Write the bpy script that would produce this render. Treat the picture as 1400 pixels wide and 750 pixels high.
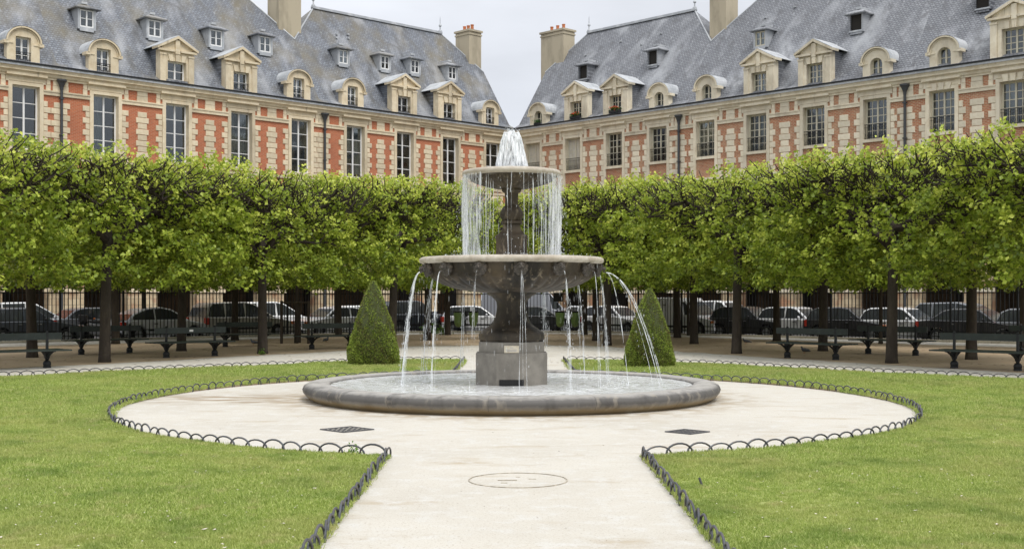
import bpy, bmesh, math, random
import numpy as np
from mathutils import Vector, Matrix
from math import sin, cos, pi, radians, sqrt, atan2

for o in list(bpy.data.objects):
    bpy.data.objects.remove(o)
scene = bpy.context.scene
col = scene.collection
R = random.Random(7)

# ------------------------------------------------------------------ camera
cam_d = bpy.data.cameras.new("camera"); cam = bpy.data.objects.new("camera", cam_d)
col.objects.link(cam); scene.camera = cam
cam.location = (0, 0, 1.7); cam.rotation_euler = (radians(90), 0, 0)
cam_d.sensor_width = 36; cam_d.lens = 1657 / 1400 * 36
cam_d.shift_y = 33 / 1400; cam_d.shift_x = -1 / 1400
cam_d.clip_start = 0.1; cam_d.clip_end = 3000

# ------------------------------------------------------------------ world: bright overcast
SUN_EL, SUN_AZ = radians(58), radians(150)      # azimuth clockwise from +Y (behind the camera, to its right)
world = bpy.data.worlds.new("World"); scene.world = world; world.use_nodes = True
wn, wl = world.node_tree.nodes, world.node_tree.links
wn.clear()
wo = wn.new('ShaderNodeOutputWorld'); bg = wn.new('ShaderNodeBackground')
sky = wn.new('ShaderNodeTexSky'); sky.sky_type = 'NISHITA'; sky.sun_disc = False
sky.sun_elevation = SUN_EL; sky.sun_rotation = SUN_AZ; sky.air_density = 1.0; sky.dust_density = 2.0
tc = wn.new('ShaderNodeTexCoord'); sep = wn.new('ShaderNodeSeparateXYZ')
wl.new(tc.outputs['Generated'], sep.inputs[0])
grad = wn.new('ShaderNodeValToRGB')             # an overcast sky is brighter overhead than at the horizon
grad.color_ramp.elements[0].position = 0.0; grad.color_ramp.elements[0].color = (4.95, 5.15, 5.6, 1)
grad.color_ramp.elements[1].position = 1.0; grad.color_ramp.elements[1].color = (12.6, 12.7, 12.9, 1)
e = grad.color_ramp.elements.new(0.12); e.color = (5.2, 5.4, 5.85, 1)
wl.new(sep.outputs['Z'], grad.inputs['Fac'])
mp = wn.new('ShaderNodeMapping'); mp.inputs['Scale'].default_value = (2.2, 2.2, 7)
wl.new(tc.outputs['Generated'], mp.inputs[0])
nz = wn.new('ShaderNodeTexNoise'); nz.inputs['Scale'].default_value = 1.6; nz.inputs['Detail'].default_value = 5
wl.new(mp.outputs[0], nz.inputs['Vector'])
mr = wn.new('ShaderNodeMapRange'); mr.inputs['From Min'].default_value = .3; mr.inputs['From Max'].default_value = .7
mr.inputs['To Min'].default_value = .84; mr.inputs['To Max'].default_value = 1.14
wl.new(nz.outputs['Fac'], mr.inputs['Value'])
mul = wn.new('ShaderNodeVectorMath'); mul.operation = 'MULTIPLY'
wl.new(grad.outputs['Color'], mul.inputs[0]); wl.new(mr.outputs[0], mul.inputs[1])
mixs = wn.new('ShaderNodeMixRGB'); mixs.inputs['Fac'].default_value = .93
wl.new(sky.outputs[0], mixs.inputs['Color1']); wl.new(mul.outputs[0], mixs.inputs['Color2'])
wl.new(mixs.outputs[0], bg.inputs['Color']); bg.inputs['Strength'].default_value = 0.11
wl.new(bg.outputs[0], wo.inputs['Surface'])

sun_d = bpy.data.lights.new("sun", 'SUN'); sun = bpy.data.objects.new("sun", sun_d); col.objects.link(sun)
sun_d.energy = 1.5; sun_d.angle = radians(24); sun_d.color = (1, .965, .91)
sd = Vector((sin(SUN_AZ) * cos(SUN_EL), cos(SUN_AZ) * cos(SUN_EL), sin(SUN_EL)))
sun.rotation_euler = (-sd).to_track_quat('-Z', 'Y').to_euler()
scene.view_settings.view_transform = 'Standard'; scene.view_settings.look = 'None'
scene.view_settings.exposure = 0.35; scene.view_settings.gamma = 1
scene.render.resolution_x = 1024; scene.render.resolution_y = 548
try:
    scene.cycles.transparent_max_bounces = 24
    scene.cycles.max_bounces = 6
except Exception:
    pass

# ------------------------------------------------------------------ object helpers
def tag(o, label=None, cat=None, group=None, kind=None):
    if label: o['label'] = label
    if cat: o['category'] = cat
    if group: o['group'] = group
    if kind: o['kind'] = kind
    return o

def empty(name, loc=(0, 0, 0), rz=0):
    o = bpy.data.objects.new(name, None); col.objects.link(o)
    o.location = loc; o.rotation_euler = (0, 0, rz); o.empty_display_size = .3
    return o

def link(name, mesh, parent=None, loc=(0, 0, 0), rot=(0, 0, 0), scale=(1, 1, 1)):
    o = bpy.data.objects.new(name, mesh); col.objects.link(o)
    o.parent = parent; o.location = loc; o.rotation_euler = rot; o.scale = scale
    return o

def copy_tree(o, parent=None):
    c = o.copy(); col.objects.link(c)
    if parent is not None: c.parent = parent
    for ch in [x for x in KIDS.get(o.name, [])]:
        copy_tree(ch, c)
    return c

KIDS = {}
def index_kids(*roots):
    for r in roots:
        for ch in r.children_recursive:
            pass
        def rec(x):
            ks = list(x.children); KIDS[x.name] = ks
            for k in ks: rec(k)
        rec(r)

class MB:
    """collects faces, builds ONE mesh"""
    def __init__(s): s.v = []; s.f = []
    def add(s, vs, fs):
        b = len(s.v); s.v.extend(vs); s.f.extend([tuple(i + b for i in f) for f in fs]); return s
    def quad(s, a, b, c, d): return s.add([a, b, c, d], [(0, 1, 2, 3)])
    def box(s, x0, x1, y0, y1, z0, z1):
        return s.add([(x0, y0, z0), (x1, y0, z0), (x1, y1, z0), (x0, y1, z0), (x0, y0, z1), (x1, y0, z1), (x1, y1, z1), (x0, y1, z1)],
                     [(0, 3, 2, 1), (4, 5, 6, 7), (0, 1, 5, 4), (1, 2, 6, 5), (2, 3, 7, 6), (3, 0, 4, 7)])
    def cbox(s, x, y, z, sx, sy, sz): return s.box(x - sx / 2, x + sx / 2, y - sy / 2, y + sy / 2, z - sz / 2, z + sz / 2)
    def prism(s, pts, y0, y1):
        """polygon in xz extruded along y"""
        n = len(pts)
        vs = [(x, y0, z) for x, z in pts] + [(x, y1, z) for x, z in pts]
        fs = [tuple(range(n)), tuple(range(2 * n - 1, n - 1, -1))]
        fs += [(i, i + n, (i + 1) % n + n, (i + 1) % n) for i in range(n)]
        return s.add(vs, fs)
    def tube(s, pts, rs, n=6, cap=True):
        pts = [Vector(p) for p in pts]
        if not hasattr(rs, '__len__'): rs = [rs] * len(pts)
        b = len(s.v); k = len(pts)
        up = None
        for i, p in enumerate(pts):
            d = (pts[min(i + 1, k - 1)] - pts[max(i - 1, 0)])
            if d.length < 1e-9: d = Vector((0, 0, 1))
            d.normalize()
            if up is None or abs(up.dot(d)) > .95:
                up = Vector((0, 0, 1)) if abs(d.z) < .9 else Vector((1, 0, 0))
            a = d.cross(up).normalized(); c = a.cross(d).normalized(); up = c
            for j in range(n):
                t = 2 * pi * j / n
                q = p + (a * cos(t) + c * sin(t)) * rs[i]
                s.v.append((q.x, q.y, q.z))
        for i in range(k - 1):
            for j in range(n):
                s.f.append((b + i * n + j, b + i * n + (j + 1) % n, b + (i + 1) * n + (j + 1) % n, b + (i + 1) * n + j))
        if cap:
            s.f.append(tuple(b + j for j in range(n - 1, -1, -1))); s.f.append(tuple(b + (k - 1) * n + j for j in range(n)))
        return s
    def lathe(s, prof, n=48, lobe=None, ang0=0, cx=0, cy=0):
        b = len(s.v); k = len(prof)
        for i, (r, z) in enumerate(prof):
            for j in range(n):
                t = ang0 + 2 * pi * j / n
                rr = r if lobe is None else r * lobe(t, i)
                s.v.append((cx + rr * cos(t), cy + rr * sin(t), z))
        for i in range(k - 1):
            for j in range(n):
                s.f.append((b + i * n + j, b + i * n + (j + 1) % n, b + (i + 1) * n + (j + 1) % n, b + (i + 1) * n + j))
        return s
    def ball(s, c, r, n=10, m=6, sx=1, sy=1, sz=1):
        b = len(s.v)
        for i in range(m + 1):
            p = pi * i / m
            for j in range(n):
                t = 2 * pi * j / n
                s.v.append((c[0] + r * sx * sin(p) * cos(t), c[1] + r * sy * sin(p) * sin(t), c[2] + r * sz * cos(p)))
        for i in range(m):
            for j in range(n):
                s.f.append((b + i * n + j, b + (i + 1) * n + j, b + (i + 1) * n + (j + 1) % n, b + i * n + (j + 1) % n))
        return s
    def xf(s, M):
        s.v = [tuple(M @ Vector(v)) for v in s.v]; return s
    def merge(s, o): return s.add(o.v, o.f)
    def mesh(s, name, mat, smooth=False):
        me = bpy.data.meshes.new(name); me.from_pydata(s.v, [], s.f)
        if mat: me.materials.append(mat)
        if smooth: me.polygons.foreach_set('use_smooth', [True] * len(me.polygons))
        me.update(); return me
    def build(s, name, mat, parent=None, loc=(0, 0, 0), rot=(0, 0, 0), smooth=False):
        return link(name, s.mesh(name, mat, smooth), parent, loc, rot)

def bevel(o, w=.02, seg=2, ang=35):
    m = o.modifiers.new('bevel', 'BEVEL'); m.width = w; m.segments = seg; m.limit_method = 'ANGLE'; m.angle_limit = radians(ang)
    return o

def auto_smooth(o, deg=40):
    me = o.data
    try:
        me.polygons.foreach_set('use_smooth', [True] * len(me.polygons))
        bm = bmesh.new(); bm.from_mesh(me)
        for e_ in bm.edges:
            if len(e_.link_faces) == 2 and e_.calc_face_angle(0) > radians(deg): e_.smooth = False
        bm.to_mesh(me); bm.free()
    except Exception:
        pass
    return o

def np_mesh(name, verts, faces_flat, k, mat, tint=None):
    """verts (n,3), faces_flat (m*k) with k corners each, tint per face"""
    me = bpy.data.meshes.new(name)
    nf = len(faces_flat) // k
    me.vertices.add(len(verts)); me.vertices.foreach_set('co', np.asarray(verts, np.float32).ravel())
    me.loops.add(len(faces_flat)); me.loops.foreach_set('vertex_index', np.asarray(faces_flat, np.int32))
    me.polygons.add(nf); me.polygons.foreach_set('loop_start', np.arange(0, nf * k, k, dtype=np.int32))
    me.update(calc_edges=True)
    if mat: me.materials.append(mat)
    if tint is not None:
        a = me.attributes.new('tint', 'FLOAT', 'FACE'); a.data.foreach_set('value', np.asarray(tint, np.float32))
    return me

# ------------------------------------------------------------------ materials
def mat(name, color, rough=.8, metal=0, spec=.5, var=0, noise=None, bump=None, obj_rand=0):
    """noise: list of (scale, colour, lo, hi, stretch) layers; bump: (scale, strength, distance)"""
    m = bpy.data.materials.new(name); m.use_nodes = True
    n, l = m.node_tree.nodes, m.node_tree.links
    b = n['Principled BSDF']; b.inputs['Roughness'].default_value = rough; b.inputs['Metallic'].default_value = metal
    b.inputs['Specular IOR Level'].default_value = spec
    tcn = n.new('ShaderNodeTexCoord')
    cur = n.new('ShaderNodeRGB'); cur.outputs[0].default_value = (*color, 1); out = cur.outputs[0]
    for k, lay in enumerate(noise or []):
        sc, c2, lo, hi = lay[:4]; st = lay[4] if len(lay) > 4 else (1, 1, 1)
        mpn = n.new('ShaderNodeMapping'); mpn.inputs['Scale'].default_value = st; mpn.inputs['Location'].default_value = (k * 7.3, k * 3.1, k)
        l.new(tcn.outputs['Object'], mpn.inputs[0])
        t = n.new('ShaderNodeTexNoise'); t.inputs['Scale'].default_value = sc; t.inputs['Detail'].default_value = 6
        t.inputs['Roughness'].default_value = .62
        l.new(mpn.outputs[0], t.inputs['Vector'])
        r = n.new('ShaderNodeMapRange'); r.inputs['From Min'].default_value = lo; r.inputs['From Max'].default_value = hi
        l.new(t.outputs['Fac'], r.inputs['Value'])
        mx = n.new('ShaderNodeMixRGB'); mx.inputs['Color2'].default_value = (*c2, 1)
        l.new(r.outputs[0], mx.inputs['Fac']); l.new(out, mx.inputs['Color1']); out = mx.outputs[0]
    if obj_rand:
        oi = n.new('ShaderNodeObjectInfo'); r = n.new('ShaderNodeMapRange')
        r.inputs['To Min'].default_value = 1 - obj_rand; r.inputs['To Max'].default_value = 1 + obj_rand
        l.new(oi.outputs['Random'], r.inputs['Value'])
        vm = n.new('ShaderNodeVectorMath'); vm.operation = 'SCALE'
        l.new(out, vm.inputs[0]); l.new(r.outputs[0], vm.inputs['Scale']); out = vm.outputs[0]
    l.new(out, b.inputs['Base Color'])
    if bump:
        t = n.new('ShaderNodeTexNoise'); t.inputs['Scale'].default_value = bump[0]; t.inputs['Detail'].default_value = 8
        l.new(tcn.outputs['Object'], t.inputs['Vector'])
        bp = n.new('ShaderNodeBump'); bp.inputs['Strength'].default_value = bump[1]; bp.inputs['Distance'].default_value = bump[2]
        l.new(t.outputs['Fac'], bp.inputs['Height']); l.new(bp.outputs[0], b.inputs['Normal'])
    return m

def brick_mat(name, c1, c2, mortar, bw, bh, msize, var=(1, 1, 1), darkc=None, slope=False, rough=.9, bumpd=.01, blot=None):
    m = bpy.data.materials.new(name); m.use_nodes = True
    n, l = m.node_tree.nodes, m.node_tree.links
    b = n['Principled BSDF']; b.inputs['Roughness'].default_value = rough
    tcn = n.new('ShaderNodeTexCoord'); sp = n.new('ShaderNodeSeparateXYZ'); l.new(tcn.outputs['Object'], sp.inputs[0])
    ad = n.new('ShaderNodeMath'); ad.operation = 'ADD'; l.new(sp.outputs['X'], ad.inputs[0])
    if not slope: l.new(sp.outputs['Y'], ad.inputs[1])
    else: ad.inputs[1].default_value = 0
    cb = n.new('ShaderNodeCombineXYZ'); l.new(ad.outputs[0], cb.inputs['X']); l.new(sp.outputs['Z'], cb.inputs['Y'])
    br = n.new('ShaderNodeTexBrick'); br.inputs['Scale'].default_value = 1
    br.inputs['Brick Width'].default_value = bw; br.inputs['Row Height'].default_value = bh
    br.inputs['Mortar Size'].default_value = msize; br.inputs['Mortar Smooth'].default_value = .2
    br.inputs['Color1'].default_value = (*c1, 1); br.inputs['Color2'].default_value = (*c2, 1); br.inputs['Mortar'].default_value = (*mortar, 1)
    br.inputs['Bias'].default_value = 0
    l.new(cb.outputs[0], br.inputs['Vector']); out = br.outputs['Color']
    for (sc, cc, lo, hi, st, fac) in (blot or []):
        mpn = n.new('ShaderNodeMapping'); mpn.inputs['Scale'].default_value = st; l.new(tcn.outputs['Object'], mpn.inputs[0])
        t = n.new('ShaderNodeTexNoise'); t.inputs['Scale'].default_value = sc; t.inputs['Detail'].default_value = 7; l.new(mpn.outputs[0], t.inputs['Vector'])
        r = n.new('ShaderNodeMapRange'); r.inputs['From Min'].default_value = lo; r.inputs['From Max'].default_value = hi
        r.inputs['To Max'].default_value = fac
        l.new(t.outputs['Fac'], r.inputs['Value'])
        mx = n.new('ShaderNodeMixRGB'); mx.inputs['Color2'].default_value = (*cc, 1)
        l.new(r.outputs[0], mx.inputs['Fac']); l.new(out, mx.inputs['Color1']); out = mx.outputs[0]
    l.new(out, b.inputs['Base Color'])
    bp = n.new('ShaderNodeBump'); bp.inputs['Distance'].default_value = bumpd; bp.inputs['Strength'].default_value = .8; bp.invert = True
    l.new(br.outputs['Fac'], bp.inputs['Height']); l.new(bp.outputs[0], b.inputs['Normal'])
    return m

def leaf_mat(name, c_dark, c_mid, c_light, trans=.35, rough=.5):
    m = bpy.data.materials.new(name); m.use_nodes = True
    n, l = m.node_tree.nodes, m.node_tree.links
    b = n['Principled BSDF']; b.inputs['Roughness'].default_value = rough; b.inputs['Specular IOR Level'].default_value = .35
    at = n.new('ShaderNodeAttribute'); at.attribute_name = 'tint'
    cr = n.new('ShaderNodeValToRGB'); cr.color_ramp.elements[0].color = (*c_dark, 1); cr.color_ramp.elements[1].color = (*c_light, 1)
    e_ = cr.color_ramp.elements.new(.5); e_.color = (*c_mid, 1)
    l.new(at.outputs['Fac'], cr.inputs['Fac']); l.new(cr.outputs[0], b.inputs['Base Color'])
    tr = n.new('ShaderNodeBsdfTranslucent'); l.new(cr.outputs[0], tr.inputs['Color'])
    mx = n.new('ShaderNodeMixShader'); mx.inputs['Fac'].default_value = trans
    l.new(b.outputs[0], mx.inputs[1]); l.new(tr.outputs[0], mx.inputs[2]); l.new(mx.outputs[0], n['Material Output'].inputs['Surface'])
    return m

def glass_mat(name, tint=(.75, .8, .8), refl=1.0, see=.9):
    m = bpy.data.materials.new(name); m.use_nodes = True
    n, l = m.node_tree.nodes, m.node_tree.links
    n.remove(n['Principled BSDF'])
    tr = n.new('ShaderNodeBsdfTransparent'); tr.inputs[0].default_value = (*[c * see for c in tint], 1)
    gl = n.new('ShaderNodeBsdfGlossy'); gl.inputs['Roughness'].default_value = .04; gl.inputs['Color'].default_value = (.95, .97, 1, 1)
    fr = n.new('ShaderNodeFresnel'); fr.inputs['IOR'].default_value = 1.6
    ml = n.new('ShaderNodeMath'); ml.operation = 'MULTIPLY'; ml.inputs[1].default_value = refl; ml.use_clamp = True
    l.new(fr.outputs[0], ml.inputs[0])
    mx = n.new('ShaderNodeMixShader'); l.new(ml.outputs[0], mx.inputs['Fac']); l.new(tr.outputs[0], mx.inputs[1]); l.new(gl.outputs[0], mx.inputs[2])
    l.new(mx.outputs[0], n['Material Output'].inputs['Surface'])
    return m

def water_mat(name, opac=.5, color=(.85, .88, .9), breakup=0.0, scale=30):
    m = bpy.data.materials.new(name); m.use_nodes = True
    n, l = m.node_tree.nodes, m.node_tree.links
    b = n['Principled BSDF']; b.inputs['Base Color'].default_value = (*color, 1); b.inputs['Roughness'].default_value = .15
    tr = n.new('ShaderNodeBsdfTransparent'); mx = n.new('ShaderNodeMixShader')
    if breakup:
        tcn = n.new('ShaderNodeTexCoord'); mpn = n.new('ShaderNodeMapping'); mpn.inputs['Scale'].default_value = (1, 1, .22)
        l.new(tcn.outputs['Object'], mpn.inputs[0])
        t = n.new('ShaderNodeTexNoise'); t.inputs['Scale'].default_value = scale; t.inputs['Detail'].default_value = 5; l.new(mpn.outputs[0], t.inputs['Vector'])
        r = n.new('ShaderNodeMapRange'); r.inputs['From Min'].default_value = .38; r.inputs['From Max'].default_value = .62
        r.inputs['To Min'].default_value = max(0, opac - breakup); r.inputs['To Max'].default_value = min(1, opac + breakup)
        l.new(t.outputs['Fac'], r.inputs['Value']); l.new(r.outputs[0], mx.inputs['Fac'])
    else:
        mx.inputs['Fac'].default_value = opac
    l.new(tr.outputs[0], mx.inputs[1]); l.new(b.outputs[0], mx.inputs[2]); l.new(mx.outputs[0], n['Material Output'].inputs['Surface'])
    return m

STONE = mat('limestone', (.70, .60, .43), .9, noise=[(1.3, (.56, .45, .29), .45, .75), (5, (.77, .69, .53), .5, .8), (.7, (.33, .28, .20), .55, .8, (1, 1, .35)), (2.5, (.24, .20, .14), .6, .8, (2, 2, .18))], bump=(20, .25, .01), obj_rand=.14)
STONE_R = mat('pale_limestone', (.74, .67, .52), .9, noise=[(1.3, (.60, .51, .36), .45, .75), (5, (.80, .74, .60), .5, .8), (.7, (.38, .33, .25), .55, .8, (1, 1, .35)), (2.5, (.28, .24, .18), .6, .8, (2, 2, .18))], bump=(20, .25, .01), obj_rand=.12)
BRICK = brick_mat('orange_brick', (.55, .165, .07), (.44, .12, .05), (.50, .27, .17), .22, .075, .012, blot=[(.8, (.33, .12, .07), .5, .8, (1, 1, 1), .6), (3, (.55, .2, .11), .5, .8, (1, 1, 1), .5)])
BRICK_R = brick_mat('weathered_brick', (.50, .175, .08), (.37, .12, .06), (.52, .38, .25), .22, .085, .018, blot=[(1.2, (.5, .36, .24), .48, .75, (1, 1, 1), .8), (4, (.27, .10, .06), .5, .8, (1, 1, 1), .6)])
SLATE = brick_mat('roof_slate', (.215, .235, .27), (.145, .16, .19), (.085, .09, .10), .2, .125, .016, slope=True, rough=.55, bumpd=.02,
                  blot=[(.35, (.42, .43, .45), .48, .66, (1.6, 1, .45), .8), (1.4, (.09, .09, .09), .5, .70, (1, 1, .5), .75), (.5, (.18, .155, .10), .46, .66, (1, 1, .6), .8), (6, (.34, .35, .37), .58, .72, (1, 1, .3), .6)])
SLATE_R = brick_mat('pale_roof_slate', (.235, .245, .265), (.18, .19, .21), (.08, .085, .10), .2, .125, .018, slope=True, rough=.55, bumpd=.02,
                    blot=[(.35, (.43, .445, .47), .48, .66, (1.6, 1, .45), .75), (1.8, (.10, .102, .11), .52, .72, (1, 1, .6), .75), (6, (.38, .39, .41), .58, .72, (1, 1, .3), .6)])
ZINC = mat('zinc', (.42, .44, .46), .45, .3, noise=[(2, (.6, .61, .62), .5, .7)], bump=(8, .2, .01))
ZINCW = mat('pale_zinc', (.50, .52, .54), .6, .0, noise=[(1.3, (.30, .32, .34), .42, .7), (5, (.62, .63, .65), .55, .75)])
IRON = mat('black_iron', (.012, .013, .014), .55, .3)
DARK = mat('dark_interior', (.022, .019, .016), .95)
WHITE = mat('white_window_paint', (.80, .80, .79), .5)
CREAM = mat('cream_window_paint', (.60, .56, .44), .6)
GLASS = glass_mat('window_glass', refl=1.6)
BLIND = mat('pale_blind', (.58, .55, .47), .7, noise=[(3, (.45, .42, .36), .5, .7)])
CURTAIN = mat('white_curtain', (.62, .62, .60), .9, noise=[(9, (.42, .42, .42), .45, .6, (4, 4, .2))])
TERRA = mat('terracotta', (.50, .17, .07), .85, noise=[(5, (.3, .1, .05), .5, .8)], obj_rand=.1)
CHIM = mat('chimney_render', (.47, .41, .30), .9, noise=[(.9, (.30, .26, .19), .5, .72, (1, 1, .3)), (.6, (.14, .12, .09), .62, .85, (1, 1, .4))], bump=(12, .2, .01))
ARCAST = brick_mat('arcade_stone', (.66, .55, .37), (.54, .42, .27), (.32, .25, .17), .62, .34, .012, rough=.9, blot=[(1.1, (.44, .20, .11), .52, .66, (1, 1, 1), .8), (.5, (.25, .19, .12), .5, .8, (1, 1, 1), .6)])
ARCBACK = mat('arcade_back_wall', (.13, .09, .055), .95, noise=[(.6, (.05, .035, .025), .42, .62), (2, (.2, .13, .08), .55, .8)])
BLACK = mat('black_paint', (.006, .006, .007), .5)

# ------------------------------------------------------------------ the two facades (their corner lies straight ahead)
CX, CY = 0.10, 87.0
UL = (-.7193, -.6947); UR = (.6947, -.7193)
def sL(px): t = (701 - px) / 1657; return (t * CY) / (.7193 + .6947 * t)
def sR(px): t = (px - 701) / 1657; return (t * CY - CX) / (.6947 + .7193 * t)

EAVE, RIDGE, SADDLE = 13.75, 21.1, 18.34
_cache = {}
def cached(key, fn):
    if key not in _cache: _cache[key] = fn()
    return _cache[key]

def frame_mesh(w, h, cols, rows, m, t=.085, mt=.038):
    def f():
        b = MB()
        b.box(-w/2, -w/2 + t, 0, .07, 0, h); b.box(w/2 - t, w/2, 0, .07, 0, h)
        b.box(-w/2 + t, w/2 - t, 0, .07, 0, t); b.box(-w/2 + t, w/2 - t, 0, .07, h - t, h)
        b.box(-t * .55, t * .55, -.012, .075, t, h - t)
        for s in (-1, 1):
            c = cols // 2
            x0, x1 = (t * .55, w/2 - t) if s > 0 else (-w/2 + t, -t * .55)
            for k in range(1, c):
                x = x0 + (x1 - x0) * k / c; b.box(x - mt/2, x + mt/2, .01, .05, t, h - t)
            for k in range(1, rows):
                z = t + (h - 2*t) * k / rows
                for q in range(c):
                    xa = x0 + (x1 - x0) * q / c + (mt/2 if q else 0); xb = x0 + (x1 - x0) * (q + 1) / c - (mt/2 if q < c-1 else 0)
                    b.box(xa, xb, .012, .048, z - mt/2, z + mt/2)
        return b.mesh('window_frame', m)
    return cached(('fr', round(w,2), round(h,2), cols, rows, m.name), f)

def pane_meshes(w, h, cols, rows, m, single, t=.075):
    """list of (mesh, x, z)"""
    c = cols; xs = [-w/2 + t, -t*.55, t*.55, w/2 - t]
    cells = []
    for s in (0, 2):
        x0, x1 = xs[s], xs[s+1]
        for q in range(c // 2):
            for k in range(rows):
                cells.append((x0 + (x1-x0) * (q+.5) / (c//2), t + (h - 2*t) * (k + .5) / rows))
    pw = (xs[1]-xs[0]) / (c//2); ph = (h - 2*t) / rows
    if single:
        me = cached(('pn', round(pw,3), round(ph,3), m.name), lambda: MB().box(-pw/2+.004, pw/2-.004, -.004, .004, -ph/2+.004, ph/2-.004).mesh('pane', m))
        return [(me, x, z) for x, z in cells]
    def f():
        b = MB()
        for x, z in cells: b.box(x-pw/2+.004, x+pw/2-.004, -.004, .004, z-ph/2+.004, z+ph/2-.004)
        return b.mesh('pane', m)
    return [(cached(('pj', round(w,3), round(h,3), cols, rows, m.name), f), 0, 0)]

def add_window(parent, x, y, z, w, h, cols, rows, fm, pm, single, curtain=None, rail=None):
    wd = link('window', frame_mesh(w, h, cols, rows, fm), parent, (x, y, z))
    for me, px, pz in pane_meshes(w, h, cols, rows, pm, single):
        link('pane', me, wd, (px, .03 + R.uniform(-.002, .002), pz), (R.uniform(-.008, .008), 0, R.uniform(-.012, .012)))
    if curtain:
        def cf(side):
            b = MB(); n = 14
            x0, x1 = (.02, w/2 - .05) if side > 0 else (-w/2 + .05, -.02)
            if side == 2: x0, x1 = w*.12, w/2 - .05
            for i in range(n):
                a, c = x0 + (x1-x0)*i/n, x0 + (x1-x0)*(i+1)/n
                ya, yc = .16 + .03*sin(i*2.1), .16 + .03*sin((i+1)*2.1)
                b.quad((a, ya, .05), (c, yc, .05), (c, yc, h-.05), (a, ya, h-.05))
            return b.mesh('curtain', CURTAIN)
        for sd_ in curtain:
            link('curtain', cached(('cu', round(w,2), round(h,2), sd_), lambda: cf(sd_)), wd)
    if rail:
        def rf():
            b = MB(); rw, rh = w + .1, rail
            b.box(-rw/2, rw/2, -.02, .01, rh-.03, rh); b.box(-rw/2, rw/2, -.02, .01, .08, .1); b.box(-rw/2, rw/2, -.02, .01, rh*.78, rh*.78+.015)
            k = int(rw / .11)
            for i in range(k + 1):
                xx = -rw/2 + .01 + (rw-.02)*i/k; b.box(xx-.008, xx+.008, -.012, .003, 0.0, rh-.03)
                if i < k:
                    xm = xx + (rw-.02)/k/2
                    b.tube([(xm-.04, -.005, rh*.3), (xm, -.005, rh*.45), (xm+.04, -.005, rh*.3), (xm, -.005, rh*.15), (xm-.04, -.005, rh*.3)], .006, 4)
            return b.mesh('balcony_rail', IRON)
        link('balcony_rail', cached(('rl', round(w,2), round(rail,2)), rf), wd, (0, -.2, 0))
    return wd

def wall_open(b, X0, X1, Z0, Z1, ops, y, rev):
    xs = sorted({X0, X1, *[o[0] for o in ops], *[o[1] for o in ops]}); zs = sorted({Z0, Z1, *[o[2] for o in ops], *[o[3] for o in ops]})
    for i in range(len(xs)-1):
        for j in range(len(zs)-1):
            cx_, cz_ = (xs[i]+xs[i+1])/2, (zs[j]+zs[j+1])/2
            if any(o[0] < cx_ < o[1] and o[2] < cz_ < o[3] for o in ops): continue
            b.quad((xs[i], y, zs[j]), (xs[i+1], y, zs[j]), (xs[i+1], y, zs[j+1]), (xs[i], y, zs[j+1]))
    for (a, c, d, e_) in ops:
        b.quad((a, y, d), (a, y, e_), (a, y+rev, e_), (a, y+rev, d)); b.quad((c, y, d), (c, y+rev, d), (c, y+rev, e_), (c, y, e_))
        b.quad((a, y, e_), (c, y, e_), (c, y+rev, e_), (a, y+rev, e_)); b.quad((a, y, d), (a, y+rev, d), (c, y+rev, d), (c, y, d))

def stone_mesh(w, h, d, m):
    """a squared stone with chamfered face edges"""
    def f():
        c = .014
        x, z = w/2, h/2
        vs = [(-x, 0, -z), (x, 0, -z), (x, 0, z), (-x, 0, z), (-x, -d+c, -z), (x, -d+c, -z), (x, -d+c, z), (-x, -d+c, z),
              (-x+c, -d, -z+c), (x-c, -d, -z+c), (x-c, -d, z-c), (-x+c, -d, z-c)]
        fs = []
        for a, b_ in ((0, 4), (4, 8)):
            for i in range(4): fs.append((a+i, a+(i+1) % 4, b_+(i+1) % 4, b_+i))
        fs.append((8, 9, 10, 11))
        return MB().add(vs, fs).mesh('quoin_stone', m)
    return cached(('st', round(w,2), round(h,2), round(d,3), m.name), f)

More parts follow.
